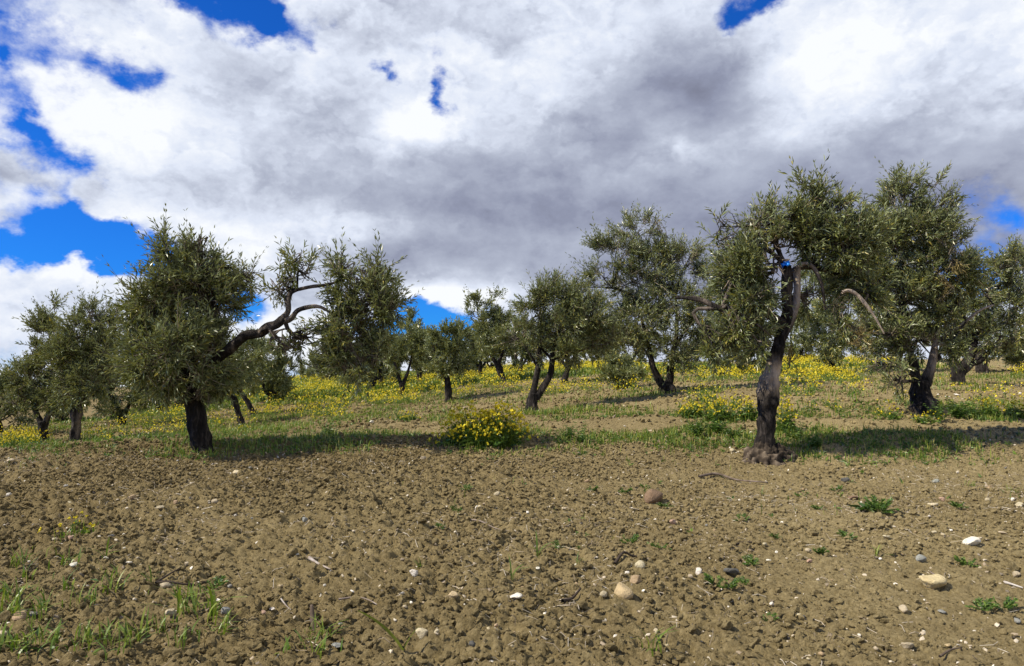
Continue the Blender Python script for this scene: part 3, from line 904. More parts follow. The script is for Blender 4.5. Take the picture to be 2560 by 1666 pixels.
tree('olive tree with twin stems rising from one foot, right of centre', (1670, 983, 16.5),
     [(1672, 990, 58), (1670, 978, 46), (1667, 966, 40), (1663, 955, 36)],
     [[(1658, 966, 24), (1642, 938, 20), (1632, 915, 18), (1622, 870, 12), (1600, 780, 8)], [(1672, 966, 24), (1677, 925, 19), (1682, 885, 16), (1692, 830, 11), (1690, 740, 7)],
      [(1640, 800, 10), (1580, 740, 8), (1530, 720, 5), (1470, 718, 3)]],
     [(1600, 575, 50, 45, 0, .4, .8), (1545, 635, 68, 55, 0, .5), (1640, 630, 62, 50, 0, .5), (1700, 670, 60, 55, 0, .5), (1590, 700, 95, 62, 0, .7), (1505, 690, 42, 45, 0, .35, .6), (1440, 712, 34, 22, 0, .2, .22),
      (1680, 760, 85, 66, 0, .7), (1595, 800, 85, 66, 0, .7), (1560, 855, 75, 48, 0, .5), (1680, 860, 75, 52, -.2, .6), (1740, 800, 50, 60, 0, .5), (1725, 640, 28, 45, 0, .25, .6), (1640, 555, 26, 22, 0, .2, .5), (1560, 580, 34, 26, 0, .25, .5), (1700, 910, 50, 30, -.3, .3, .5)],
     33000, 0.098, 15, segs=20, rings=36, detail=1, shoot=0.3)
tree('small spreading olive tree in the centre with a forked speckled trunk', (1331, 1032, 15),
     [(1331, 1040, 52), (1331, 1025, 40), (1331, 1008, 33), (1335, 985, 32)],
     [[(1331, 995, 21), (1339, 955, 18), (1345, 920, 17), (1348, 880, 13), (1350, 790, 7)], [(1340, 998, 22), (1364, 960, 18), (1378, 932, 18), (1380, 900, 15), (1388, 850, 10), (1420, 790, 6)]],
     [(1368, 724, 36, 30, 0, .3, .6), (1296, 845, 34, 46, 0, .35, .8), (1535, 838, 36, 48, 0, .35, .7), (1342, 762, 55, 42, 0, .4), (1410, 755, 62, 48, 0, .45), (1325, 820, 45, 48, 0, .4, .8), (1400, 825, 75, 52, 0, .6), (1470, 795, 58, 58, 0, .5), (1495, 850, 45, 48, 0, .4),
      (1440, 872, 62, 38, 0, .5, .8), (1355, 865, 36, 42, 0, .3, .6), (1455, 735, 40, 34, 0, .3, .5), (1520, 800, 26, 34, 0, .2, .5)],
     20000, 0.095, 19, segs=20, rings=36, detail=1, shoot=0.28)
tree('olive tree with a straight split trunk, left of the large dark one', (188, 1127, 15),
     [(191, 1136, 52), (189, 1124, 40), (187, 1106, 30), (187, 1080, 27, 0, .35), (191, 1040, 28, 0, .4), (197, 1005, 28), (204, 980, 20), (215, 935, 13)], [[(190, 1010, 14), (175, 985, 11), (160, 950, 7)]],
     [(205, 830, 52, 50, 0, .45), (185, 890, 58, 55, 0, .5), (245, 880, 55, 58, 0, .5), (178, 965, 52, 42, 0, .45), (240, 955, 55, 48, 0, .45), (150, 920, 38, 48, 0, .35), (250, 800, 38, 40, 0, .3), (225, 785, 30, 26, 0, .25, .6)],
     20000, 0.095, 23, segs=18, rings=36, detail=1, shoot=0.28)
tree('olive tree with a stout forked dark trunk and a tall leafy spike', (107, 1114, 17),
     [(107, 1124, 36), (108, 1108, 26), (107, 1080, 24), (107, 1055, 27)], [[(104, 1062, 18), (92, 1035, 16), (80, 1005, 10), (75, 960, 6)], [(112, 1060, 16), (122, 1038, 16, 0, .5), (138, 1012, 10), (130, 900, 6)]],
     [(130, 785, 26, 32, 0, .25, .8), (122, 838, 38, 42, 0, .35), (80, 875, 40, 30, 0, .3, .6), (130, 915, 52, 46, 0, .45), (70, 955, 52, 45, 0, .45), (128, 975, 46, 40, 0, .4), (62, 1005, 36, 28, 0, .3), (140, 1000, 30, 26, 0, .3)],
     15000, 0.10, 29, segs=16, rings=28, detail=1, shoot=0.28)
tree('low broad olive tree cut off by the left edge of the view', (2, 1090, 19), [(0, 1098, 24), (-1, 1085, 17), (-3, 1050, 14)], [],
     [(22, 985, 50, 34, 0, .5), (-30, 1000, 60, 55, 0, .6), (30, 1035, 46, 28, 0, .45), (-20, 950, 40, 30, 0, .4)], 9000, 0.11, 31, segs=14, rings=20, detail=0)
tree('olive tree with sagging foliage behind the large dark one', (306, 1067, 22), [(306, 1073, 30), (305, 1055, 21), (308, 1025, 19)], [[(303, 1045, 13), (292, 1015, 10), (270, 970, 6)], [(310, 1045, 13), (322, 1012, 10), (345, 960, 6)]],
     [(300, 955, 85, 55, 0, .8), (255, 905, 52, 45, 0, .6), (345, 925, 60, 52, 0, .7), (300, 1010, 75, 30, 0, .6, .8), (370, 985, 50, 38, 0, .5), (240, 990, 40, 40, 0, .5)], 13000, 0.12, 37, segs=14, rings=24, detail=0)
tree('leaning grey olive trunk just right of the large dark tree', (605, 1066, 20), [(607, 1072, 26), (602, 1050, 18), (590, 1015, 17), (575, 970, 15)], [],
     [(580, 930, 62, 52, 0, .6), (615, 895, 52, 52, 0, .6), (560, 980, 50, 40, 0, .5)], 9000, 0.115, 41, segs=14, rings=24, detail=0)
tree('olive tree whose dark trunk leans hard to the left, right of the big trunk', (638, 1042, 24), [(641, 1046, 18), (622, 1012, 13), (602, 980, 12), (595, 940, 9)], [],
     [(600, 900, 50, 48, 0, .6), (640, 880, 46, 46, 0, .5), (580, 940, 36, 36, 0, .4)], 7000, 0.12, 43, segs=12, rings=20, detail=0)
far_tree('round dark olive tree framing the gap under the long bare limb', (676, 1005, 27), (612, 752, 838, 1000), 13000, 0.125, 47)
tree('slender-trunked olive tree with a rounded crown, in front of the flowering crest', (1120, 1006, 21),
     [(1121, 1013, 30), (1121, 998, 21), (1120, 975, 19), (1118, 950, 18), (1112, 925, 16)], [[(1116, 945, 12), (1130, 915, 9), (1140, 880, 6)], [(1114, 935, 11), (1095, 905, 8), (1085, 870, 5)]],
     [(1112, 850, 46, 30, 0, .45), (1085, 880, 38, 40, 0, .4), (1135, 885, 46, 40, 0, .45), (1110, 915, 50, 24, 0, .4), (1150, 920, 26, 20, 0, .3, .6), (1150, 855, 22, 26, 0, .25, .6)], 9000, 0.115, 53, segs=14, rings=24, detail=0)
tree('flat-topped olive tree with a wide fork, left of the slender-trunked one', (1006, 988, 26),
     [(1006, 993, 24), (1005, 975, 16), (1005, 958, 18)], [[(1003, 962, 11), (994, 935, 9), (985, 900, 6)], [(1008, 962, 12), (1020, 930, 9), (1030, 890, 6)]],
     [(1020, 835, 46, 28, 0, .5), (985, 870, 36, 40, 0, .45), (1045, 870, 36, 40, 0, .45), (1010, 900, 50, 38, 0, .5), (1060, 850, 22, 30, 0, .3)], 9000, 0.125, 59, segs=14, rings=20, detail=0)
tree('top-heavy olive tree leaning left on the crest, against blue sky', (1257, 952, 26),
     [(1260, 958, 28), (1255, 942, 20), (1248, 922, 19), (1241, 905, 17)], [[(1246, 915, 12), (1225, 880, 9), (1205, 800, 5)], [(1244, 912, 12), (1258, 870, 9), (1250, 790, 5)]],
     [(1195, 756, 34, 26, 0, .4, .7), (1240, 765, 42, 36, 0, .45), (1215, 820, 48, 50, 0, .55), (1262, 835, 36, 52, 0, .5), (1235, 880, 52, 34, 0, .5), (1185, 790, 24, 36, 0, .3, .7), (1280, 880, 26, 30, 0, .3, .7)], 11000, 0.125, 61, segs=14, rings=22, detail=0)
far_tree('olive tree with a plain upright trunk, behind the forked centre tree', (1412, 962, 24), (1370, 1530, 745, 925), 15000, 0.12, 67, wpx=18)
tree('olive tree with three dark stems from one foot, near the right edge', (2397, 964, 17.5),
     [(2398, 972, 56), (2397, 955, 40), (2396, 935, 38), (2396, 915, 38)], [[(2390, 925, 22), (2385, 895, 18), (2380, 850, 12), (2395, 770, 7)], [(2403, 925, 26), (2420, 900, 24), (2434, 875, 20), (2440, 835, 14), (2470, 730, 7)], [(2404, 928, 22), (2430, 908, 20), (2450, 902, 15), (2480, 870, 9)]],
     [(2465, 675, 56, 52, 0, .5), (2520, 650, 58, 50, 0, .5), (2435, 735, 52, 56, 0, .5), (2530, 750, 75, 72, 0, .7), (2420, 820, 64, 58, 0, .6), (2500, 835, 75, 55, 0, .7), (2395, 770, 36, 52, 0, .35), (2560, 690, 50, 60, 0, .5)],
     20000, 0.10, 71, segs=18, rings=28, detail=1, shoot=0.28)
tree('olive tree with one stocky trunk behind the three-stemmed one', (2456, 932, 24), [(2457, 939, 44), (2455, 922, 33), (2452, 900, 27), (2452, 870, 20)], [],
     [(2470, 820, 58, 52, 0, .6), (2540, 850, 80, 52, 0, .8), (2600, 860, 80, 55, 0, .8), (2520, 900, 50, 30, 0, .5)], 10000, 0.12, 73, segs=14, rings=20, detail=0)
for i, (lab, foot, box, n, lf) in enumerate([
    ('distant thin-trunked olive tree seen left of the big left trunk', (393, 1037, 30), (335, 455, 880, 1012), 6000, 0.14),
    ('distant olive tree half hidden right beside the big left trunk', (442, 1019, 32), (395, 510, 890, 1000), 5000, 0.14),
    ('far olive tree at the left end of the flowering crest', (820, 954, 44), (765, 862, 872, 948), 5000, 0.17),
    ('small far olive tree low at the crest against the sky gap', (775, 953, 50), (745, 805, 905, 952), 2500, 0.17),
    ('far olive tree with two close stems before the pale sky gap', (858, 957, 42), (830, 905, 870, 945), 4000, 0.17),
    ('olive tree with a short tilted trunk under the hanging bough', (910, 968, 35), (868, 965, 850, 958), 6000, 0.15),
    ('olive tree with a low stump-like trunk among the flowers under the bough', (890, 970, 33), (850, 915, 890, 966), 2500, 0.15),
    ('olive tree with a short thick trunk right of the hanging bough', (954, 966, 33), (915, 1000, 838, 958), 6000, 0.15),
    ('far olive tree with a spread low fork on the flowering crest', (1174, 944, 38), (1128, 1202, 822, 930), 5000, 0.155),
    ('far olive tree with a wide low fork right of centre on the crest', (1484, 912, 45), (1435, 1545, 830, 905), 5000, 0.17),
    ('dark-trunked olive tree seen just left of the pale patched trunk', (1893, 936, 26), (1790, 1950, 790, 922), 8000, 0.13),
    ('tall olive tree filling the gap behind the two right-hand crowns', (1800, 925, 32), (1750, 1850, 690, 905), 8000, 0.14),
    ('broad olive tree behind the pale hanging branch', (2085, 944, 25), (1955, 2185, 680, 932), 20000, 0.13),
    ('far olive tree on the crest seen under the right tree, left of its trunk', (1850, 915, 40), (1800, 1910, 800, 908), 5000, 0.16),
    ('far olive tree on the crest seen right beside the pale patched trunk', (1995, 918, 38), (1940, 2050, 790, 910), 6000, 0.16),
    ('far olive tree on the crest behind the fork of the tallest one', (2350, 915, 36), (2280, 2410, 780, 905), 6000, 0.15),
    ('far olive tree on the crest between the flat-topped and rounded crowns', (1062, 942, 40), (1015, 1105, 818, 932), 5000, 0.16),
    ('far olive tree on the crest behind the spread low fork', (1150, 936, 46), (1105, 1200, 838, 926), 4000, 0.17),
    ('far olive tree on the crest behind the leaning top-heavy one', (1225, 930, 42), (1190, 1280, 830, 920), 4000, 0.17),
    ('far olive tree on the crest behind the right half of the centre tree', (1400, 914, 44), (1355, 1450, 800, 905), 5000, 0.16),
    ('far olive tree on the crest between the grey-green bush and twin stems', (1575, 912, 38), (1515, 1640, 790, 904), 6000, 0.16),
    ('far olive tree behind the flat-topped one, left side', (960, 950, 40), (915, 1005, 830, 940), 4500, 0.16),
    ('olive tree with a broad crown right of the flat-topped one', (1050, 975, 31), (1005, 1095, 800, 945), 7000, 0.14),
    ('olive tree left of the leaning top-heavy one', (1200, 962, 32), (1150, 1240, 818, 938), 6000, 0.14),
    ('olive tree between the leaning top-heavy one and the centre tree', (1300, 952, 31), (1262, 1345, 800, 928), 6000, 0.14),
    ('olive tree low behind the hanging bough, right side', (932, 976, 29), (880, 985, 815, 958), 7000, 0.13),
    ('far olive tree cut off by the right edge of the view', (2545, 922, 32), (2490, 2660, 838, 915), 5000, 0.15),
    ('dark distant olive tree between the two left-hand trunks', (155, 1062, 27), (112, 215, 950, 1052), 5000, 0.13),
    ('distant olive tree at the far left behind the cut-off one', (50, 1052, 36), (-40, 100, 955, 1048), 5000, 0.15),
    ('far olive tree on the crest right of the wide low fork', (1600, 914, 46), (1540, 1665, 830, 906), 4000, 0.17),
    ('far olive tree on the crest behind the twin-stemmed one', (1740, 912, 44), (1690, 1800, 820, 905), 4000, 0.17),
    ('far olive tree on the crest between the centre and leaning trees', (1320, 916, 48), (1275, 1370, 835, 910), 4000, 0.17),
    ('far olive tree on the crest behind the rounded crown', (1070, 938, 46), (1030, 1120, 850, 930), 3500, 0.17),
    ('far olive tree behind the tallest one', (2250, 925, 34), (2180, 2330, 770, 910), 6000, 0.15),
    ('distant olive tree in the shade left of the leaning trunks', (540, 1020, 34), (490, 600, 890, 1005), 5000, 0.15),
    ('distant olive tree low behind the sagging foliage', (240, 1040, 38), (190, 300, 950, 1030), 4000, 0.15),
]):
    far_tree(lab, foot, box, int(n * 1.25), lf, 101 + i * 7, nl=9)
tree('small grey-green olive bush with foliage down to the ground', (1545, 958, 19.5), [(1545, 962, 14), (1545, 940, 10), (1547, 910, 6)], [],
     [(1545, 905, 40, 34, 0, .4), (1520, 925, 30, 30, 0, .35), (1575, 930, 30, 28, 0, .35), (1548, 940, 44, 20, 0, .4)], 6000, 0.10, 307, segs=10, rings=14, detail=0, name='olive_bush', group='olive bushes', cat='olive bush')

# gnarled root crown at the foot of the right-hand tree (a part of it)
def root_crown():
    t = [o for o in COL.objects if o.name.startswith('olive_tree') and 'tall pruned' in o.get('label', '')][0]
    n, m = 110, 44
    th = np.linspace(0, 2 * np.pi, n, endpoint=False)[None]
    u = np.linspace(0, 1, m)[:, None]
    lob = 1 + 0.25 * np.sin(3 * th + 1.0) + 0.20 * np.sin(5 * th + 2) + 0.10 * np.sin(9 * th)
    R_ = (0.10 + 0.21 * u ** 0.8 * lob)
    X, Yv = R_ * np.cos(th) * 1.15 - 0.03 * u, R_ * np.sin(th) * 0.85 - 0.08 * u
    Z = 0.20 * (1 - u) ** 1.7 + 0.035 - 0.16 * u ** 3 + 0 * th
    q = np.stack([X, Yv, Z], -1)
    tw = th + 0.8 * (fbm3(q * 4.5 + 3, 2, 15) - .5) * (0.3 + u)
    rad = np.stack([np.cos(tw) * 3.2, np.sin(tw) * 3.2, u * 1.5 + 0 * th], -1)
    nzv = fbm3(q * 14, 3, 5) - 0.5
    rid = np.abs(fbm3(rad * 1.15, 3, 9) - 0.5)
    out = unit(np.stack([np.cos(th) + 0 * u, np.sin(th) + 0 * u, 1.1 + 0 * th + 0 * u], -1))
    V = (q + out * (0.13 * nzv + 0.07 * (fbm3(q * 34, 2, 25) - .5) + 0.30 * (0.15 - rid) * (0.35 + u))[..., None]).reshape(-1, 3)
    i = np.arange(m - 1)[:, None] * n; j = np.arange(n)[None]; j2 = (j + 1) % n
    F = np.stack([(i + j).ravel(), (i + n + j).ravel(), (i + n + j2).ravel(), (i + j2).ravel()], 1)
    me = mesh_np('root_crown', V, F, [ROOT], attrs={'tint': np.clip((-.15 + .55 * u) + 1.8 * (.20 - rid) + 1.6 * nzv, 0, 1).ravel()}, smooth=True)
    link('root_crown', me, t, loc=(0, -0.02, 0.0))
    return t
ROOT = mat_ramp('root_wood', [(0.0, (.020, .015, .010)), (.4, (.062, .046, .031)), (.7, (.14, .108, .074)), (1.0, (.24, .19, .135))], .9, .2, 22)
ROOT_TREE = root_crown()
def dead_spray(tree_label, foot, lobes, n, seed):
    t = [o for o in COL.objects if tree_label in o.get('label', '')][0]
    rng = np.random.default_rng(seed)
    b = at(*foot); k = foot[2] / FPX
    WL = [(*(at(px, py, foot[2]) + np.array([0, dy, 0]) - b), rx * k, rd, ry * k, 1.0) for px, py, rx, ry, dy, rd in lobes]
    s = Soup()
    crown_soup(s, WL, n, .075, rng, shoot=.22, aspect=.16)
    link('dead_sprays', s.mesh('dead_sprays', [DEAD, TWIG]), t, kind='stuff', label='dry brown dead leaf sprays')
DEAD = mat_ramp('dead_leaf', [(0.0, (.07, .055, .020)), (.5, (.20, .155, .055)), (1.0, (.34, .27, .11))], .7, .2)
dead_spray('tall pruned', (1918, 1160, 9), [(2125, 865, 46, 40, -.25, .2), (1995, 912, 32, 26, .3, .2)], 330, 5)
dead_spray('tallest olive', (2307, 1018, 11.6), [(2320, 640, 60, 55, -.55, .15), (2345, 720, 40, 50, -.45, .15)], 420, 6)
# ------------------------------------------------------------------ grass, weeds and flowers
def blades(base, height, width, rng, lean=0.5, tone=(0.1, 0.85)):
    n = len(base)
    az = rng.uniform(0, 2 * np.pi, n)
    ld = np.stack([np.cos(az), np.sin(az), np.zeros(n)], 1)
    sd = np.stack([-np.sin(az), np.cos(az), np.zeros(n)], 1)
    le = (lean * rng.random(n) ** 0.8 * 1.3)[:, None]
    H, W = np.asarray(height)[:, None], np.asarray(width)[:, None]
    up = np.array([0, 0, 1.0])
    p1 = base + (up * 0.5 + ld * le * 0.18) * H
    p2 = base + (up * (0.95 - 0.35 * le) + ld * le * 0.75) * H
    b0 = base - up * 0.01
    V = np.stack([b0 - sd * W * .4, b0 + sd * W * .4, p1 - sd * W * .5, p1 + sd * W * .5, p2], 1).reshape(-1, 3)
    k = np.arange(n)[:, None] * 5
    F = np.concatenate([k + [0, 1, 3], k + [0, 3, 2], k + [2, 3, 4]])
    t = np.repeat(rng.uniform(tone[0], tone[1], n), 5)
    return V, F, t
def heads(cen, size, rng, k=4):
    """Flower clusters: k little crossed petals pairs each."""
    n = len(cen)
    Vs, Fs = [], []
    d = unit(rng.normal(size=(n * k, 3)) + [0, 0, 0.5])
    c = np.repeat(cen, k, 0) + unit(rng.normal(size=(n * k, 3))) * (np.repeat(size, k) * 0.42 * rng.random(n * k) ** .5)[:, None]
    s = np.repeat(size, k) * rng.uniform(0.45, 0.8, n * k)
    a = unit(np.cross(d, rng.normal(size=(n * k, 3)))); b = np.cross(d, a)
    s = s[:, None] * 0.5
    V = np.stack([c - a * s, c - b * s + d * s * .4, c + a * s, c + b * s + d * s * .4], 1).reshape(-1, 3)
    q = np.arange(n * k)[:, None] * 4
    F = np.concatenate([q + [0, 1, 2], q + [0, 2, 3]])
    return V, F, np.repeat(rng.random(n * k), 4)
ZONES_FLOWER = [  # px, py, rx, ry, plants per m2 in the middle
    (760, 1005, 190, 32, 7), (860, 990, 150, 30, 8), (700, 1030, 150, 26, 5), (930, 1000, 130, 24, 7), (790, 1045, 90, 18, 4),
    (760, 955, 110, 14, 12), (1050, 975, 120, 24, 7), (1000, 1015, 70, 12, 4), (1180, 950, 150, 22, 10), (1150, 985, 110, 16, 5), (1260, 975, 70, 16, 6), (1220, 930, 120, 14, 14),
    (1450, 925, 140, 16, 16), (1540, 918, 60, 14, 12), (1440, 985, 110, 14, 7), (1360, 985, 80, 12, 6), (1560, 985, 60, 12, 5), (1650, 940, 120, 18, 6), (1600, 965, 90, 10, 4), (1800, 945, 110, 16, 6),
    (1790, 1022, 85, 24, 7), (1880, 1020, 40, 22, 6), (1730, 1010, 40, 14, 5), (2010, 905, 90, 26, 14), (2050, 955, 120, 20, 8), (2000, 990, 60, 26, 6), (2110, 985, 70, 16, 4), (1975, 1030, 26, 24, 8), (2080, 1025, 90, 20, 3.5), (2170, 905, 70, 24, 8),
    (2260, 1030, 70, 16, 6), (2320, 1042, 45, 14, 10), (2500, 1018, 75, 26, 8), (2550, 1035, 45, 22, 8), (2550, 938, 30, 12, 8), (2390, 978, 40, 8, 5),
    (60, 1108, 75, 22, 9), (20, 1118, 50, 18, 9), (85, 1095, 40, 18, 8), (300, 1092, 80, 22, 3.5), (250, 1112, 80, 14, 2.5), (440, 1045, 60, 18, 6), (560, 1055, 60, 14, 4), (420, 1085, 60, 20, 2.5), (330, 1060, 60, 14, 3), (590, 1075, 60, 10, 2.5), (340, 1128, 80, 12, 2),
]
ZONES_GRASS = [
    (740, 1125, 300, 26, 90), (560, 1110, 120, 30, 70), (900, 1108, 200, 18, 60), (1000, 1125, 120, 14, 60), (1210, 1125, 150, 26, 110), (1300, 1090, 60, 20, 50), (1440, 1118, 143.0, 29.9, 140.0), (1600, 1123, 176.0, 23.0, 140.0), (1780, 1108, 121.00000000000001, 34.5, 220.0), (1990, 1118, 132.0, 39.099999999999994, 220.0), (2200, 1133, 176.0, 29.9, 180.0), (2420, 1143, 198.00000000000003, 39.099999999999994, 160.0),
    (2100, 1150, 120, 14, 50), (2350, 1165, 200, 20, 25), (430, 1150, 60, 22, 80), (520, 1150, 60, 14, 60), (300, 1130, 140, 22, 45), (100, 1135, 120, 20, 70), (40, 1120, 80, 26, 90), (200, 1110, 160, 30, 45), (350, 1090, 120, 24, 40), (180, 1085, 120, 20, 26),
    (1480, 1038, 200, 12, 70), (1400, 1045, 100, 10, 80), (1620, 1040, 130, 10, 30), (1150, 1055, 90, 16, 40), (1300, 1030, 60, 10, 40), (1700, 985, 140, 10, 60), (1620, 990, 90, 8, 50), (960, 1050, 80, 12, 45), (1180, 1005, 140, 10, 40), (1060, 1008, 90, 8, 40),
    (2230, 1035, 150, 20, 120), (2060, 1035, 130, 18, 70), (1950, 1045, 80, 14, 50), (2450, 1035, 130, 26, 130), (2400, 972, 120, 9, 60), (2500, 945, 90, 8, 50), (2060, 945, 130, 14, 30), (1800, 1035, 120, 22, 70),
    (620, 1085, 90, 16, 60), (700, 1065, 100, 16, 40), (780, 1020, 280, 50, 34), (900, 960, 260, 24, 26), (1200, 960, 220, 32, 28), (1450, 940, 220, 30, 20), (450, 1060, 150, 40, 44), (1700, 940, 200, 24, 18), (2050, 960, 220, 40, 16), (620, 1045, 200, 50, 34), (1320, 990, 300, 26, 20), (250, 1100, 220, 40, 34), (2300, 950, 250, 30, 14), (960, 1010, 160, 30, 24),
    (100, 1180, 160, 14, 10), (1450, 1160, 300, 20, 9), (2100, 1260, 400, 90, 3.2), (1850, 1230, 250, 60, 3.2), (2450, 1230, 150, 70, 3.5), (1500, 1330, 300, 80, 2.0), (1200, 1260, 200, 60, 1.6),
    (60, 1560, 170, 130, 26), (220, 1600, 200, 90, 22), (440, 1560, 120, 60, 18), (180, 1470, 160, 60, 9), (780, 1625, 70, 50, 14), (540, 1600, 80, 40, 8),
]
def scatter(zones, y0, y1, per_m2, rng):
    """World-uniform candidates, kept where a zone covers them; a strength decides how many."""
    area = 0
    xs, ys = [], []
    n = int(per_m2 * 0.78 * (y1 * y1 - y0 * y0))
    y = np.sqrt(rng.uniform(y0 * y0, y1 * y1, n))
    x = rng.uniform(-1, 1, n) * 0.78 * y
    z = h0(x, y)
    px, py = project(np.stack([x, y, z], 1))
    w = np.zeros(n)
    for zx, zy, rx, ry, d in zones:
        r2 = ((px - zx) / rx) ** 2 + ((py - zy) / ry) ** 2
        w = np.maximum(w, d * np.clip(1.25 - r2, 0, 1))
    clump = 0.14 + 1.9 * ss(fbm2(x * 1.3, y * 1.3, 3, 21), 0.36, 0.62)
    keep = rng.random(n) < w * clump / per_m2
    return x[keep], y[keep]
def grass_stuff():
    rng = np.random.default_rng(5)
    s = Soup()
    for y0, y1, cap_, hgt, wid in ((2.4, 8.5, 45, .12, .006), (8.5, 13, 620, .13, .008), (13, 26, 260, .15, .016), (26, 58, 95, .24, .05)):
        mul = {2.4: 1.0, 8.5: 3.4, 13: 3.2, 26: 5.0}[y0]
        x, y = scatter([(*q[:2], q[2] * 1.1, q[3] * 1.15, q[4] * mul) for q in ZONES_GRASS], y0, y1, cap_, rng)
        n = len(x)
        V, F, t = blades(np.stack([x, y, hz(x, y)], 1), hgt * rng.uniform(.35, 1.25, n), wid * rng.uniform(.6, 1.3, n), rng, 0.9, (0.12, 1.0))
        s.add(V, F, 0, t)
        # small rounded seedling leaves between the blades
        q = rng.random(n) < (0.35 if y0 < 13 else 0.10)
        b = np.stack([x, y, hz(x, y)], 1)[q]
        b = np.repeat(b, 3, 0); m = len(b)
        d = unit(rng.normal(size=(m, 3)) * [1, 1, 0.3] + [0, 0, 0.55])
        V, F = leaves(b + d * 0.01, d, hgt * rng.uniform(.3, .6, m), hgt * rng.uniform(.10, .22, m), rng)
        s.add(V, F, 1, np.repeat(rng.random(m), 4))
    link('grass', s.mesh('grass', [GRASS, WEED]), kind='stuff', label='short green grass and seedlings growing along the tree rows')
grass_stuff()
def flower_stuff():
    rng = np.random.default_rng(8)
    s = Soup()
    for y0, y1, cap_, k, hs, hh, nb in ((9, 14, 40, 7, .030, .34, 10), (14, 24, 30, 6, .046, .34, 4), (24, 60, 14, 5, .068, .36, 3)):
        mul = {9: 1.3, 14: 1.45, 24: .70}[y0]
        x, y = scatter([(*q[:4], q[4] * mul) for q in ZONES_FLOWER], y0, y1, cap_, rng)
        n = len(x)
        b = np.stack([x, y, hz(x, y)], 1)
        H = hh * rng.uniform(.45, 1.15, n)
        c = np.repeat(b, k, 0) + np.stack([rng.normal(0, .09, n * k), rng.normal(0, .09, n * k), np.repeat(H, k) * rng.uniform(.62, 1.1, n * k)], 1)
        V, F, t = heads(c, hs * rng.uniform(.6, 1.25, n * k), rng, 3 if y0 < 20 else 2)
        s.add(V, F, 0, t)
        bb = np.repeat(b, nb, 0) + rng.normal(0, .04, (n * nb, 3)) * [1, 1, 0]
        V, F, t = blades(bb, np.repeat(H, nb) * rng.uniform(.4, 1.0, n * nb), (.010 if y0 < 20 else .03) * rng.uniform(.5, 1.4, n * nb), rng, 0.6, (0.15, 0.8))
        s.add(V, F, 1, t)
        m = n * nb
        d = unit(rng.normal(size=(m, 3)) * [1, 1, .3] + [0, 0, .4])
        V, F = leaves(bb + [0, 0, .02] + np.array([0, 0, 1.0]) * (np.repeat(H, nb) * rng.uniform(0, .45, m))[:, None], d, rng.uniform(.04, .10, m), rng.uniform(.015, .04, m), rng)
        s.add(V, F, 2, np.repeat(rng.random(m), 4))
    link('mustard_flowers', s.mesh('mustard_flowers', [PETAL, GRASS, WEED]), kind='stuff', label='carpet of yellow mustard flowers between the olive rows')
flower_stuff()

def mustard(label, px, py, wpx, hpx, n, seed, size=.032, name='mustard_plant', group='yellow mustard clumps', leafy=1.0, depth=0.7, stalk=1.0):
    """A clump of flowering mustard standing at a photo pixel, wpx wide and hpx tall."""
    rng = np.random.default_rng(seed)
    g = ground_px(px, py)
    k = g[1] / FPX
    W, H = wpx * k * 0.5, hpx * k
    root = link(name, None, loc=tuple(g), label=label, cat='flowering weed', group=group)
    a, r = rng.uniform(0, 2 * np.pi, n), rng.random(n) ** 0.62
    r = r * (1 + .28 * np.sin(3 * a + seed) * np.cos(2 * a + 2 * seed) + rng.normal(0, .12, n))
    x, y = np.cos(a) * r * W, np.sin(a) * r * W * depth
    z = H * (0.46 + 0.62 * rng.random(n) ** .75) * (1 - 0.36 * np.clip(r, 0, 1.3) ** 2) * (.75 + .5 * vn2(x * 5 + seed, y * 5, seed))
    c = np.stack([x, y, z], 1)
    gz = np.asarray(hz(g[0] + x * .6, g[1] + y * .6)) - g[2]
    s = Soup(); V, F, t = heads(c, size * rng.uniform(.55, 1.2, n), rng, 7); s.add(V, F, 0, t)
    link('flower_heads', s.mesh('flower_heads', [PETAL]), root, kind='stuff')
    s = Soup()
    b = np.stack([x * .6, y * .6, gz - .01], 1)
    d = unit(c - b); L = np.linalg.norm(c - b, axis=1)
    side = unit(np.cross(d, rng.normal(size=(n, 3)))); s2 = np.cross(d, side)
    w = .0035
    V = np.stack([b + side * w, b - side * w * .5 + s2 * w, b - side * w * .5 - s2 * w, c], 1).reshape(-1, 3)
    q = np.arange(n)[:, None] * 4
    s.add(V, np.concatenate([q + [0, 1, 3], q + [1, 2, 3], q + [2, 0, 3]]), 0, np.repeat(rng.uniform(.2, .7, n), 4))
    link('stems', s.mesh('stems', [GRASS]), root, kind='stuff')
    m = int(n * 5 * leafy)
    if m:
        s = Soup()
        q = rng.integers(0, n, m)
        tt = rng.random(m) ** 1.3 * .8
        pb = b[q] + (c - b)[q] * tt[:, None]
        dv = unit(rng.normal(size=(m, 3)) * [1, 1, .4] + [0, 0, .25])
        LL = (0.11 * (1 - tt) + .025) * rng.uniform(.6, 1.2, m) * (0.6 + H)
        V, F = leaves(pb, dv, LL, LL * rng.uniform(.25, .5, m), rng, droop=.2)
        s.add(V, F, 0, np.repeat(rng.random(m), 4))
        V, F, t = blades(np.repeat(b, 2, 0) + rng.normal(0, .05, (2 * n, 3)) * [1, 1, 0], H * rng.uniform(.2, .6, 2 * n), .007 * rng.uniform(.6, 1.3, 2 * n), rng, .8)
        s.add(V, F, 1, t)
        link('leaves', s.mesh('leaves', [WEED, GRASS]), root, kind='stuff')
    return root
mustard('big round clump of yellow mustard in full flower between the two big trees', 1215, 1134, 225, 118, 760, 1, size=.040, leafy=.32, name='mustard_bush')
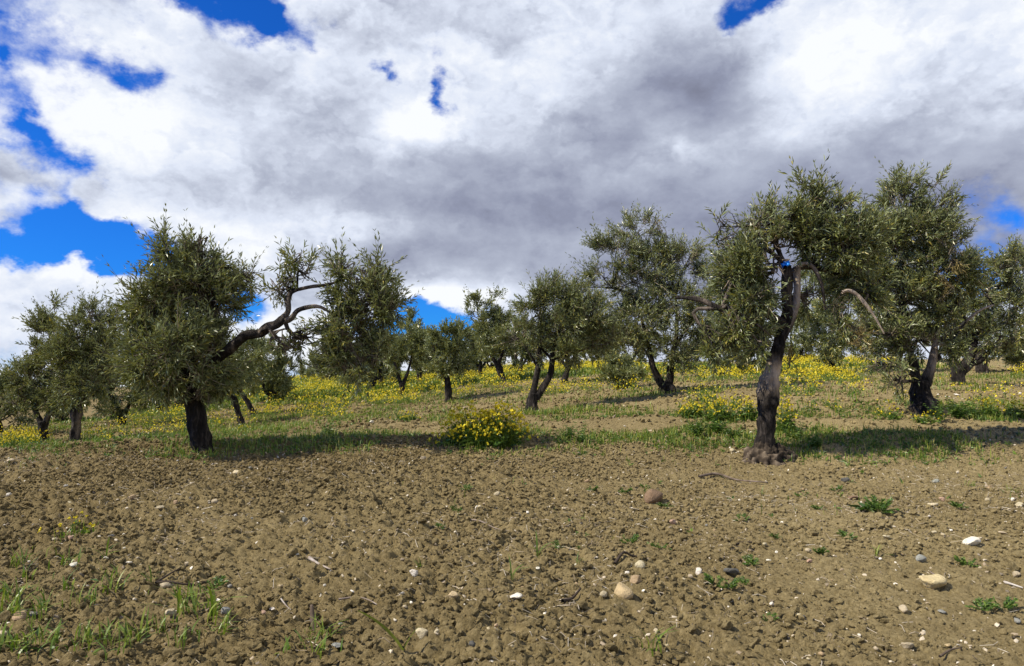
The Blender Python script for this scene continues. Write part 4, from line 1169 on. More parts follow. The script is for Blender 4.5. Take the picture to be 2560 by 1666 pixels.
for i, (lab, px, py, w, h, n) in enumerate([
    ('low green mustard with few yellow flowers, behind left of the big clump', 1018, 1058, 80, 30, 40),
    ('thin yellow mustard scattered at the right side of the big clump', 1300, 1112, 60, 45, 14),
    ('bright yellow mustard row behind the pale patched trunk, left end', 1728, 1046, 60, 44, 60),
    ('bright yellow mustard row behind the pale patched trunk, middle', 1800, 1050, 100, 56, 110),
    ('bright yellow mustard beside the pale patched trunk, touching its left side', 1872, 1052, 60, 62, 70),
    ('yellow mustard spilling out at the right side of the pale patched trunk', 1965, 1090, 60, 78, 60),
    ('few yellow flowers in the grass at the thick knobbly foot', 2318, 1062, 80, 40, 22),
    ('yellow mustard under the tallest tree, left of its thick foot', 2225, 1052, 70, 34, 24),
    ('tall yellow mustard by the right edge, nearer one', 2540, 1056, 70, 60, 60),
    ('tall yellow mustard by the right edge, left one of the pair', 2475, 1048, 70, 50, 50),
    ('little yellow flower patch in the shade right of the pale patched trunk', 2388, 1112, 44, 22, 16),
    ('dense yellow mustard at the left edge below the stout forked trunk', 40, 1130, 90, 50, 70),
    ('yellow mustard just left of the stout forked dark trunk', 82, 1118, 40, 46, 36),
    ('small mustard with a few flowers below the leaning trunks', 598, 1090, 70, 30, 24),
    ('pale flowered mustard stems left of the big trunk foot', 300, 1132, 60, 24, 9),
]):
    mustard(lab, px, py, w, h, n, 20 + i)
for i, (lab, px, py, w, h, n) in enumerate([
    ('sparse mustard seedling with red stem and two yellow heads in bare soil', 187, 1358, 90, 84, 14),
    ('spindly mustard seedling with two yellow heads, left of the red-stemmed one', 104, 1350, 26, 46, 4),
    ('tiny mustard seedling with one yellow head, lowest of the three on bare soil', 78, 1394, 14, 20, 2),
    ('lone yellow flower on a feathery green weed in the middle of the bare soil', 1148, 1230, 14, 28, 2),
    ('lone yellow flower beside low green weeds near the middle', 1629, 1376, 12, 16, 2),
    ('yellow and white flower pair at the edge of the long tree shadow', 968, 1126, 34, 26, 4),
    ('tiny yellow flower at the foot of the big left trunk', 492, 1160, 14, 14, 2),
    ('tiny yellow flower on soil just below the big left trunk', 517, 1172, 12, 12, 2),
    ('tiny yellow flower low beside the soil edge left of the big clump', 780, 1162, 14, 12, 2),
]):
    mustard(lab, px, py, w, h, n, 60 + i, size=.030 if i < 3 else .026, name='mustard_seedling', group='lone yellow flowers on bare soil', leafy=0.25 if i < 3 else 1.2)

# weed and grass prototypes, copied about (copies share mesh data)
def proto_grass(n, h, w, seed, spread=.05):
    rng = np.random.default_rng(seed)
    s = Soup()
    b = rng.normal(0, spread, (n, 3)) * [1, 1, 0]
    # two-part blades, bent over
    az = rng.uniform(0, 2 * np.pi, n); ld = np.stack([np.cos(az), np.sin(az), 0 * az], 1); sd = np.stack([-np.sin(az), np.cos(az), 0 * az], 1)
    H = (h * rng.uniform(.45, 1.15, n))[:, None]; Wd = (w * rng.uniform(.6, 1.3, n))[:, None]
    le = rng.uniform(.25, 1.55, n)[:, None]
    rows, up = [], np.array([0, 0, 1.0])
    for t, wv in ((-.08, .55), (.25, .9), (.5, 1.0), (.75, .75), (1.0, .06)):
        c = b + up * H * (t - .38 * le * t * t) + ld * H * le * .75 * t * t
        rows += [c - sd * Wd * wv * .5, c + sd * Wd * wv * .5 + up * Wd * .1]
    V = np.stack(rows, 1).reshape(-1, 3)
    k = np.arange(n)[:, None] * 10
    F = np.concatenate([k + [2 * i, 2 * i + 1, 2 * i + 3] for i in range(4)] + [k + [2 * i, 2 * i + 3, 2 * i + 2] for i in range(4)])
    s.add(V, F, 0, np.repeat(rng.uniform(.2, .74, n), 10))
    return s.mesh('grass_tuft', [GRASS])
def proto_weed(n, L, W, seed, rise=.35, lobed=False):
    rng = np.random.default_rng(seed)
    s = Soup()
    az = rng.uniform(0, 2 * np.pi, n)
    d = unit(np.stack([np.cos(az), np.sin(az), rise * rng.uniform(.2, 1.8, n)], 1))
    b = np.zeros((n, 3)) + d * .01
    LL = L * rng.uniform(.5, 1.15, n)
    if lobed:                            # feathery leaves: leaflets along a rib
        for t in np.linspace(.25, 1, 5):
            for sg in (-1, 1, 0):
                side = np.cross(d, [0, 0, 1.0]) * sg
                V, F = leaves(b + d * (LL * t * .85)[:, None], unit(side + d * .8 + rng.normal(0, .2, (n, 3))), LL * .34, LL * .13, rng)
                s.add(V, F, 0, np.repeat(rng.random(n), 4))
    else:
        V, F = leaves(b, d, LL, LL * W, rng, normal=np.tile([0, 0, 1.0], (n, 1)) + rng.normal(0, .25, (n, 3)), droop=.22)
        s.add(V, F, 0, np.repeat(rng.random(n), 4))
    return s.mesh('weed', [WEED])
TUFT = [proto_grass(14, .17, .009, 1, .035), proto_grass(24, .15, .008, 2, .05), proto_grass(9, .22, .012, 3, .02), proto_grass(6, .18, .011, 4, .015)]
def proto_bushy(ns, h, L, seed):
    rng = np.random.default_rng(seed)
    s = Soup()
    az = rng.uniform(0, 6.28, ns); out = rng.random(ns) ** .6
    tip = np.stack([np.cos(az) * out * h * .8, np.sin(az) * out * h * .8, h * rng.uniform(.5, 1.1, ns) * (1 - .35 * out)], 1)
    side = unit(np.cross(tip, rng.normal(size=(ns, 3)))) * .004
    V = np.stack([side, -side, np.cross(unit(tip), side) * 1.5, tip], 1).reshape(-1, 3)
    q = np.arange(ns)[:, None] * 4
    s.add(V, np.concatenate([q + [0, 1, 3], q + [1, 2, 3], q + [2, 0, 3]]), 0, .6)
    for t in np.linspace(.12, 1, 9):
        for sg in (0, 2.1, 4.2):
            p = tip * t
            a = az + sg + t * 5 + rng.normal(0, .4, ns)
            d = unit(np.stack([np.cos(a), np.sin(a), rng.uniform(.0, .8, ns)], 1))
            LL = L * rng.uniform(.6, 1.2, ns) * (1.25 - .6 * t)
            V, F = leaves(p, d, LL, LL * rng.uniform(.28, .5, ns), rng, normal=np.tile([0, 0, 1.0], (ns, 1)) + rng.normal(0, .3, (ns, 3)), droop=.2)
            s.add(V, F, 0, np.repeat(rng.random(ns), 4))
    return s.mesh('weed', [WEED])
BUSHY = [proto_bushy(9, .22, .055, 1), proto_bushy(12, .16, .065, 2), proto_bushy(6, .30, .05, 3)]
WEEDM = [proto_weed(18, .10, .3, 1, .5, True), proto_weed(14, .10, .34, 2, .5), proto_weed(26, .11, .22, 3, .7, True)]
rnd = random.Random(4)
def place(mesh, name, px, py, scale, label, cat, group=None, sink=0.0):
    g = ground_px(px, py)
    o = link(name, mesh, loc=(g[0], g[1], float(hz(g[0], g[1])) - sink), label=label, cat=cat, group=group)
    o.rotation_euler = (0, 0, rnd.uniform(0, 6.28))
    o.scale = (scale, scale, scale * rnd.uniform(.85, 1.15))
    return o
for px, py, k, sc in [(44, 1445, 0, .9), (33, 1518, 1, 1.0), (164, 1440, 0, .9), (263, 1432, 3, .9), (278, 1475, 0, .8), (285, 1510, 2, .9), (161, 1520, 3, .8), (219, 1548, 1, .8), (376, 1490, 3, .7), (449, 1556, 2, 1.0),
                      (493, 1548, 1, 1.1), (533, 1562, 2, 1.1), (548, 1606, 1, .9), (343, 1612, 2, 1.0), (47, 1640, 1, 1.2), (125, 1640, 0, 1.0), (205, 1645, 1, .9), (258, 1628, 0, .9), (15, 1575, 1, 1.2), (95, 1585, 0, .9), (400, 1590, 0, .7),
                      (470, 1520, 0, .8), (60, 1480, 3, .9), (110, 1555, 3, .8), (320, 1665, 1, .9), (10, 1660, 1, 1.1), (450, 1640, 0, .7)]:
    place(TUFT[k], 'grass_tuft', px, py, sc, 'young bright green grass tuft in the tilled soil of the bottom left corner', 'grass tuft', 'grass tufts of the bottom left corner')
for px, py, k, sc, lab in [(805, 1600, 1, .9, 'grass tuft with yellowing blades near the upright brown wood stub'), (796, 1640, 0, .9, 'grass tuft below the yellowing one at the bottom edge'), (718, 1650, 3, .9, 'single upright grass shoot at the bottom edge, left of centre'),
                           (1280, 1478, 3, .8, 'dark grass shoot of three blades just above two tan pebbles'), (1345, 1425, 3, 1.0, 'pale bleached grass stalks leaning left in the middle of the soil'), (1625, 1655, 2, .8, 'thin grass shoot at the bottom edge right of centre'),
                           (2192, 1406, 2, .55, 'bright green grass tuft between two cream stones on the right'), (1050, 1448, 3, .5, 'small upright grass shoot left of the middle'), (1443, 1445, 3, .5, 'slender grass shoot above the white pebble in the middle'),
                           (1905, 1245, 3, .6, 'light green grass blade below the thin curved twig'), (2430, 1220, 1, .6, 'grass tuft on soil near the right edge below the tree shadow'), (2530, 1240, 1, .7, 'grass tuft at the right edge below the tree shadow')]:
    place(TUFT[k], 'grass_tuft', px, py, sc, lab, 'grass tuft')
def broad_blade():
    s = Soup()
    rows = []
    for t, w in ((0, .5), (.2, .9), (.45, 1), (.7, .95), (.88, .75), (1, .15)):
        c = np.array([-.13 * t - .05 * t * t, -.01 * t, .20 * t - .05 * t * t])
        rows += [c + [-.008 * w, 0.006 * w, .0], c + [.008 * w, -.006 * w, .003]]
    F = []
    for i in range(5):
        F += [[2 * i, 2 * i + 1, 2 * i + 3], [2 * i, 2 * i + 3, 2 * i + 2]]
    s.add(rows, F, 0, .8)
    s.add(np.array(rows) * [-.35, 1, .55], F, 0, .6)
    return s.mesh('broad_blade', [GRASS])
o = place(broad_blade(), 'broad_blade', 1008, 1662, 1.15, 'single broad pale green leaf blade standing at the bottom edge', 'weed'); o.rotation_euler = (0, 0, 0.2)
place(WEEDM[1], 'leafy_weed', 2165, 1290, 1.35, 'broad leafy green weed rosette, largest on the bare soil at right', 'weed')
place(WEEDM[2], 'leafy_weed', 2200, 1296, 1.15, 'feathery green weed grown into the right side of the largest rosette', 'weed')
for px, py, k, sc, lab in [(1745, 1118, 1, 2.6, 'dark leafy weed left of the root crown'), (1790, 1105, 2, 3.0, 'tall leafy weed with dry stalks left of the pale patched trunk'), (1830, 1115, 1, 2.4, 'leafy weed against the left side of the root crown'),
                           (1420, 1118, 2, 2.2, 'tall green weed standing between the big mustard clump and the right tree'), (1450, 1126, 1, 2.2, 'leafy weed right of the tall one between the two big trees'), (1990, 1120, 1, 2.6, 'leafy weed in shade right of the pale patched trunk'),
                           (2040, 1140, 1, 2.0, 'pale broad-leaved weed in the shade right of the root crown'), (820, 1105, 2, 2.4, 'tall weed in the middle of the long shadow of the left tree'), (1000, 1055, 1, 2.4, 'leafy weed left behind the big mustard clump'),
                           (2395, 1055, 2, 3.2, 'dark leafy weed mass right of the thick knobbly foot'), (2440, 1052, 1, 3.2, 'dark leafy weed nearer the right-edge mustard'), (2350, 1060, 1, 2.8, 'dark leafy weed directly right of the thick knobbly foot'),
                           (1255, 1140, 1, 2.2, 'broad-leaved weed at the front right of the big mustard clump'), (1180, 1138, 1, 2.0, 'broad-leaved weed at the front of the big mustard clump')]:
    place(BUSHY[(k + int(px)) % 3], 'leafy_weed', px, py, sc * .48, lab, 'weed', 'leafy weeds along the first row')
for px, py in [(1104, 1345), (1168, 1245), (1562, 1248), (1613, 1230), (1398, 1392), (1458, 1358), (1456, 1395), (1650, 1388), (1573, 1372), (1142, 1300), (1857, 1314), (1937, 1362), (2120, 1360), (1879, 1432), (1820, 1492), (2051, 1400), (2416, 1424),
               (2460, 1540), (2394, 1278), (2003, 1250), (2091, 1236), (1660, 1280), (1790, 1480), (1860, 1475), (2510, 1535), (1925, 1552), (540, 1480), (1215, 1180), (1480, 1240), (2045, 1290)]:
    place(WEEDM[0], 'seedling_weed', px, py, rnd.uniform(.42, .72), 'small feathery green weed seedling on the bare soil', 'weed', 'weed seedlings on the bare soil')

# ------------------------------------------------------------------ stones
def rock(seed, flat=.6, ang=.35, sub=3):
    bm = bmesh.new()
    bmesh.ops.create_icosphere(bm, subdivisions=sub, radius=0.5)
    P = np.array([v.co[:] for v in bm.verts])
    q = P * 1.0
    rng = np.random.default_rng(seed)
    for _ in range(13 if ang > .2 else 6):                   # knocked-off facets
        n = unit(rng.normal(size=3)); d = rng.uniform(.25, .43)
        e = q @ n - d
        q = q - np.where(e > 0, e * min(1.0, 0.6 + ang), 0)[:, None] * n
    q = q * (1 + 0.30 * (fbm3(P * 2.2 + seed * 3.1, 3, seed) - 0.5)[:, None] + 0.10 * (fbm3(P * 7 + seed, 2, seed) - 0.5)[:, None])
    q *= [1, rng.uniform(.68, .95), flat]
    for v, c in zip(bm.verts, q): v.co = c
    for f in bm.faces: f.smooth = True
    me = bpy.data.meshes.new('stone'); bm.to_mesh(me); bm.free()
    me.materials.append(STONE)
    return me
ROCKS = [rock(1, .62), rock(2, .5), rock(3, .75), rock(4, .42), rock(5, .7, .6), rock(6, .85, .1), rock(7, .35, .5), rock(8, .6, .5)]
SMALL = [rock(20 + i, (.5, .65, .8, .4)[i], .4, 2) for i in range(4)]
C = {'cream': (.52, .45, .31), 'white': (.74, .70, .60), 'tan': (.42, .31, .19), 'yellow': (.54, .44, .26), 'grey': (.26, .255, .23), 'blue': (.30, .31, .285), 'dark': (.10, .10, .095), 'red': (.20, .135, .085), 'pink': (.46, .32, .23), 'ochre': (.45, .35, .20)}
STONE_AT = []
def stone(px, py, wpx, col, label, k=0, rot=None, sink=.25, group=None, name='stone', cat='stone', tilt=.25, meshes=ROCKS):
    g = ground_px(px, py)
    kk = g[1] / FPX
    w = wpx * kk * 1.08
    me = meshes[k % len(meshes)]
    h = me.vertices[0].co.z
    o = link(name, me, loc=(g[0], g[1], max(float(hz(g[0] + a_ * w * .35, g[1] + b_ * w * .35)) for a_, b_ in ((0, 0), (0, -1), (.9, -.4), (-.9, -.4))) + w * (0.5 * .6 - sink)), label=label, cat=cat, group=group)
    c = C[col]; j = rnd.uniform(.88, 1.12)
    STONE_AT.append((g[0], g[1], w * .5))
    o.color = (c[0] * j, c[1] * j * rnd.uniform(.97, 1.03), c[2] * j, 1)
    o.rotation_euler = (rnd.uniform(-tilt, tilt), rnd.uniform(-tilt, tilt), rnd.uniform(0, 6.28) if rot is None else rot)
    o.scale = (w, w, w)
    return o
STONES = [
    (1562, 1518, 68, 'ochre', 'largest tan stone with an ochre top, low in the centre', 0), (1588, 1490, 40, 'tan', 'greyish tan stone leaning on the back of the largest ochre stone', 0), (1509, 1533, 23, 'cream', 'round cream stone just left of the largest ochre stone', 2),
    (1600, 1452, 27, 'cream', 'pale stone with a shaded right half above the largest ochre stone', 5), (1131, 1534, 33, 'yellow', 'pale yellow pointed stone low in the centre', 7), (1287, 1540, 40, 'white', 'long flat white stone lying low in the centre', 6),
    (1036, 1477, 29, 'white', 'jagged white stone above left of the pale yellow pointed one', 4), (1056, 1630, 42, 'cream', 'craggy cream stone near the bottom edge', 4), (1090, 1637, 16, 'cream', 'small cream stone touching the craggy one by the bottom edge', 0),
    (1634, 1262, 48, 'red', 'round rusty brown stone with green weed beside it', 5), (1242, 1258, 17, 'cream', 'small pebble half cream and half dark, upper middle of the soil', 2), (1467, 1220, 19, 'tan', 'tan oval stone left of the round rusty brown one', 1),
    (1683, 1315, 22, 'pink', 'pinkish tan angular stone below the round rusty brown one', 4), (1056, 1163, 19, 'cream', 'cream stone just below the long shadow, with yellow flower beside', 0), (1411, 1291, 15, 'cream', 'cream chip in the middle of the bare soil', 7),
    (1281, 1493, 14, 'yellow', 'yellowish pebble under the dark grass shoot, left of two', 0), (1306, 1498, 10, 'tan', 'tan pebble under the dark grass shoot, right of two', 0), (1442, 1487, 12, 'tan', 'tan pebble between the grass shoot and the pale half-shaded stone', 1),
    (1641, 1604, 16, 'cream', 'round cream pebble near the bottom edge right of centre', 2), (1241, 1626, 15, 'tan', 'tan pebble by the bottom edge, lower of two close together', 4), (1221, 1612, 13, 'cream', 'cream pebble by the bottom edge, upper of two close together', 0),
    (1345, 1457, 16, 'white', 'small bright white chip in the middle foreground', 6), (1180, 1659, 18, 'dark', 'round dark brown clod-like stone at the bottom edge', 5), (1666, 1630, 12, 'cream', 'little cream chip right of the round pebble near the bottom edge', 0),
    (845, 1632, 38, 'blue', 'large pale bluish flat stone at the bottom edge', 6), (2431, 1374, 48, 'white', 'big smooth white oval stone on the right', 1), (2330, 1480, 70, 'yellow', 'biggest pale yellow block of stone on the right', 7),
    (2259, 1534, 33, 'cream', 'cream wedge-shaped stone below left of the biggest yellow block', 4), (2268, 1632, 36, 'cream', 'squared cream stone at the bottom edge on the right', 7), (1831, 1458, 40, 'dark', 'dark grey slab lying flat right of the ochre stone', 3),
    (1747, 1464, 23, 'white', 'upright white stone left of the dark grey slab', 0), (1727, 1474, 13, 'cream', 'cream pebble touching the upright white stone', 2), (1710, 1476, 11, 'cream', 'cream pebble left of the upright white stone', 0),
    (2303, 1421, 24, 'blue', 'blue-grey pebble above the biggest yellow block', 5), (2540, 1454, 24, 'cream', 'cream stone at the right edge beside the biggest yellow block', 4), (1914, 1384, 15, 'cream', 'cream pebble left of the middle weeds on the right', 0),
    (2021, 1399, 16, 'cream', 'cream pebble, upper of a close pair on the right', 2), (2023, 1424, 15, 'pink', 'pinkish white pebble, lower of a close pair on the right', 0), (1923, 1428, 13, 'white', 'white chip with a tail of straw above the dark grey slab', 6),
    (1930, 1524, 16, 'white', 'white broken chip in the lower right soil', 4), (1998, 1541, 16, 'cream', 'cream stone with a dark pebble beside it in the lower right', 1), (2009, 1547, 9, 'dark', 'dark pebble tucked beside the cream stone in the lower right', 5),
    (2217, 1360, 20, 'cream', 'irregular cream stone right of the small grass tuft', 7), (2336, 1352, 16, 'cream', 'cream pebble left of the big white oval stone, left of two', 1), (2357, 1351, 12, 'cream', 'cream pebble left of the big white oval stone, right of two', 0),
    (2332, 1270, 28, 'cream', 'flat cream stone in the upper right of the bare soil', 3), (2357, 1256, 18, 'pink', 'pinkish angular stone just behind the flat cream one', 4), (2469, 1255, 16, 'cream', 'greenish cream stone near the right edge, upper part', 2),
    (2549, 1270, 24, 'cream', 'cream flat stone at the right edge, upper part', 1), (2533, 1260, 12, 'white', 'white oval pebble beside the flat stone at the right edge', 2), (2509, 1344, 22, 'cream', 'half-buried cream stone right of the big white oval', 6),
    (2544, 1566, 20, 'blue', 'blue-grey stone at the right edge, lower part', 0), (2357, 1540, 22, 'blue', 'flat blue-grey stone right of the cream wedge', 3), (2368, 1618, 22, 'ochre', 'flat orange-tan stone at the bottom right', 6),
    (2111, 1209, 24, 'dark', 'dark grey stone below the shadow of the right tree', 0), (2339, 1211, 17, 'blue', 'pale bluish stone below the shadow of the right tree', 2), (1729, 1286, 13, 'yellow', 'yellowish chip right of the round rusty brown stone', 4),
    (2131, 1259, 30, 'red', 'flat reddish stone above the largest leafy rosette', 3), (2474, 1224, 22, 'tan', 'brownish stone in the upper right of the bare soil', 0), (51, 1578, 46, 'tan', 'big tan stone in the bottom left corner among grass', 7),
    (82, 1574, 24, 'grey', 'greyish stone touching the big tan one in the corner', 0), (537, 1276, 17, 'cream', 'round cream stone with a dark spot, upper left soil', 2), (402, 1302, 22, 'cream', 'long cream stone in the upper left soil', 1),
    (276, 1368, 23, 'grey', 'smooth grey stone in the left soil', 1), (466, 1438, 16, 'cream', 'cream chip above the dark forked twig', 4), (321, 1444, 18, 'white', 'white tilted chip left of the dark forked twig', 6), (230, 1448, 12, 'pink', 'orange-pink pebble left of the white tilted chip', 0),
    (181, 1457, 28, 'white', 'long white chip lying flat on the left', 6), (413, 1493, 36, 'cream', 'cream stone under the dark forked twig', 1), (574, 1485, 17, 'grey', 'grey pebble right of the dark forked twig', 1), (700, 1488, 18, 'yellow', 'yellowish stone left of the weathered wood piece', 1),
    (429, 1562, 30, 'cream', 'cream stone behind the grass at lower left', 0), (561, 1555, 30, 'blue', 'blue-grey broken stone right of the lower left grass', 4), (659, 1561, 16, 'pink', 'pinkish tan stone with a weed beside it', 0), (681, 1534, 22, 'white', 'white flat chip above the pinkish tan stone', 6),
    (762, 1340, 20, 'blue', 'pale grey-blue stone in the left middle soil', 4), (851, 1578, 14, 'blue', 'blue-grey splinter above the large bluish flat stone', 7), (20, 1262, 14, 'white', 'white pebble at the left edge', 2), (594, 1194, 25, 'cream', 'flat cream stone near the top of the left soil', 3),
    (625, 1192, 13, 'grey', 'small pale grey stone right of the flat cream one', 1), (438, 1284, 15, 'tan', 'tan stone right of the long cream one', 0), (331, 1273, 18, 'tan', 'brownish stone in the upper left soil', 2), (175, 1276, 15, 'cream', 'cream stone above the red-stemmed seedling', 1),
    (163, 1242, 12, 'white', 'whitish stone highest above the red-stemmed seedling', 0), (24, 1171, 18, 'cream', 'flat cream stone at the upper left edge of the soil', 3), (60, 1174, 12, 'white', 'white chip right of the flat cream stone at the upper left', 6), (762, 1404, 13, 'yellow', 'yellowish pebble above the weathered wood piece', 2),
    (8, 1632, 32, 'cream', 'cream stone cut by the left edge in the corner', 0), (192, 1358, 13, 'red', 'orange-red clay bit at the foot of the red-stemmed seedling', 7), (175, 1374, 14, 'pink', 'pinkish stone left below the orange-red clay bit', 0), (137, 1370, 13, 'cream', 'cream pebble left of the pinkish stone near the seedlings', 2),
    (2371, 999, 15, 'white', 'white stone right of the thick knobbly foot, front one of two', 1), (2391, 991, 16, 'white', 'white flat stone right of the thick knobbly foot, back one of two', 6), (1290, 1058, 20, 'white', 'white stone behind the right side of the big mustard clump', 1), (1248, 1030, 9, 'white', 'tiny white stone behind the top of the big mustard clump', 2),
    (419, 1122, 13, 'cream', 'cream stone left of the big left trunk', 4), (389, 1118, 17, 'grey', 'grey-green stone left of the big left trunk', 1), (2035, 958, 20, 'white', 'pale flat stone far off behind the pale patched trunk', 3), (1720, 1000, 10, 'cream', 'cream stone at the shadow edge of the twin-stemmed tree', 0), (1560, 1018, 11, 'cream', 'cream stone on the far soil strip, right of the forked centre tree', 1),
    (912, 1005, 20, 'ochre', 'flat ochre stone far off among the yellow flowers', 3), (930, 1072, 14, 'white', 'white stone above the long shadow, left of the big clump', 4), (1830, 1145, 16, 'cream', 'cream stone at the left end of the root crown', 2),
]
for i, (px, py, w, c, lab, k) in enumerate(STONES):
    stone(px, py, w, c, lab, k, sink=.20 if w > 20 else .10, group='named stones lying on the soil')
rng = np.random.default_rng(77)
PEB = {'cream': 'small cream pebble, one of the many strewn loose on the tilled soil', 'white': 'small whitish limestone chip, one of the many strewn on the tilled soil', 'tan': 'small tan pebble, one of the many strewn on the tilled soil',
       'grey': 'small grey pebble, one of the few strewn on the tilled soil', 'dark': 'small dark grey pebble, one of the few strewn on the tilled soil'}
cnt = 0
while cnt < 195:
    px, py = rng.uniform(0, 2560), 1170 + 495 * rng.random() ** 1.25
    if min((px - s_[0]) ** 2 + ((py - s_[1]) * 1.5) ** 2 for s_ in STONES) < 26 ** 2: continue
    col = str(rng.choice(['cream', 'white', 'tan', 'grey', 'dark'], p=[.38, .22, .24, .09, .07]))
    w = (5.5 + 8 * rng.random() ** 2) * (0.6 + 0.6 * (py - 1150) / 500)
    stone(px, py, max(w, 5), col, PEB[col], int(rng.integers(0, 4)), sink=.12, group='small ' + col + ' pebbles strewn on the soil', name='pebble', cat='pebble', meshes=SMALL)
    cnt += 1

# ------------------------------------------------------------------ crumbs, gravel, straw: what nobody could count
def ico(sub):
    bm = bmesh.new(); bmesh.ops.create_icosphere(bm, subdivisions=sub, radius=1.0)
    bm.verts.ensure_lookup_table()
    V = np.array([v.co[:] for v in bm.verts]); F = np.array([[v.index for v in f.verts] for f in bm.faces]); bm.free()
    return V, F
def crumbs(n, y0, y1, r0, r1, seed, sub, mat, name, label, flat=.75, tints=None, rightless=True, pw=2.6):
    rng = np.random.default_rng(seed)
    V0, F0 = ico(sub)
    y = np.sqrt(rng.uniform(y0 * y0, y1 * y1, n)); x = rng.uniform(-1, 1, n) * (.74 * y + .4)
    if rightless:
        keep = rng.random(n) < (1 - .62 * ss(x + 1.4 * (fbm2(x * .6, y * .6, 3, 40) - .5), -.4, 2.0)) * (.35 + 1.3 * ss(fbm2(x * 1.1, y * 1.1, 3, 33), .35, .65))
        x, y = x[keep], y[keep]; n = len(x)
    r = r0 + (r1 - r0) * rng.random(n) ** pw
    z = hz(x, y)
    P = V0[None] * (1 + rng.normal(0, .20, (n, len(V0), 1)))
    P = P * np.stack([rng.uniform(.8, 1.4, n), rng.uniform(.75, 1.2, n), rng.uniform(flat * .7, flat * 1.25, n)], 1)[:, None]
    a = rng.uniform(0, 6.28, n); c, s_ = np.cos(a)[:, None], np.sin(a)[:, None]
    q = np.stack([P[..., 0] * c - P[..., 1] * s_, P[..., 0] * s_ + P[..., 1] * c, P[..., 2]], -1)
    tl = rng.normal(0, .35, (n, 2))
    q[..., 2] += q[..., 0] * tl[:, :1] + q[..., 1] * tl[:, 1:]
    V = q * r[:, None, None] + np.stack([x, y, z + r * .30], 1)[:, None]
    F = (F0[None] + (np.arange(n) * len(V0))[:, None, None]).reshape(-1, 3)
    me = mesh_np(name, V.reshape(-1, 3), F, [mat], attrs={'tint': np.repeat(rng.random(n), len(V0))}, smooth=sub > 1)
    link(name, me, kind='stuff', label=label)
def clod(seed):
    V0, F0 = ico(2)
    rng = np.random.default_rng(seed)
    P = V0 * 1.0
    for _ in range(8):
        n_ = unit(rng.normal(size=3)); e = P @ n_ - rng.uniform(.45, .8)
        P = P - np.where(e > 0, e, 0)[:, None] * n_
    P = P * (1 + .5 * (fbm3(V0 * 1.7 + seed * 2.3, 3, seed) - .5)[:, None] + rng.normal(0, .05, (len(P), 1)))
    P *= [rng.uniform(.9, 1.3), rng.uniform(.75, 1.0), rng.uniform(.55, .8)]
    return mesh_np('soil_clod', P, F0, [SOIL], smooth=False)
CLODS = [clod(i) for i in range(7)]
def clod_field(n, y0, y1, r0, r1, pw, seed, name, label, even=False):
    rng = np.random.default_rng(seed)
    n = int(n * 1.5)
    y = np.sqrt(rng.uniform(y0 * y0, y1 * y1, n)); x = rng.uniform(-1, 1, n) * (.74 * y + 2.6)
    flat = ss(x + 1.6 * (fbm2(x * .5, y * .5, 3, 40) - .5), -.5, 2.2)
    if not even:
        k = rng.random(n) < (1 - .6 * flat) * (.25 + 1.3 * ss(fbm2(x * 1.1, y * 1.1, 3, 33), .35, .62))
        x, y = x[k], y[k]
    ok = np.ones(len(x), bool)           # no clods lying inside or right before the stones
    for sx, sy, sr in STONE_AT:
        ok &= ~((np.abs(x - sx) < sr * 1.05) & (y > sy - sr * 2.6) & (y < sy + sr))
    x, y = x[ok], y[ok]
    n = len(x)
    r = r0 + (r1 - r0) * rng.random(n) ** pw
    P = np.stack([x, y, hz(x, y) + r * .38], 1)
    rot = np.stack([rng.normal(0, .5, n), rng.normal(0, .5, n), rng.uniform(0, 6.28, n)], 1)
    gn_scatter(name, P, r, rot, rng.integers(0, 7, n), CLODS, label)
clod_field(105000, 2.6, 9.6, .0042, .027, 4.0, 1, 'soil_clods', 'loose crumbly clods of tilled soil')
clod_field(1300, 2.6, 9.4, .012, .046, 1.9, 7, 'soil_chunks', 'big broken chunks of tilled soil')
clod_field(42000, 2.6, 9.6, .0035, .011, 1.8, 2, 'soil_crumbs', 'fine crumbs of tilled soil', True)
clod_field(42000, 9.6, 26, .008, .05, 3.2, 3, 'soil_lumps', 'soil lumps between the farther rows', True)
GRAVEL = mat_ramp('gravel', [(0.0, (.12, .10, .07)), (0.35, (.26, .20, .125)), (0.75, (.52, .45, .33)), (1.0, (.72, .68, .58))], .85)
crumbs(5000, 2.6, 10, .003, .015, 3, 1, GRAVEL, 'gravel', 'tiny pale gravel strewn over the soil', flat=.6, rightless=False, pw=2.0)
crumbs(2600, 10, 34, .010, .036, 6, 1, GRAVEL, 'gravel', 'pale small stones strewn between the farther rows', flat=.5, rightless=False, pw=2.5)
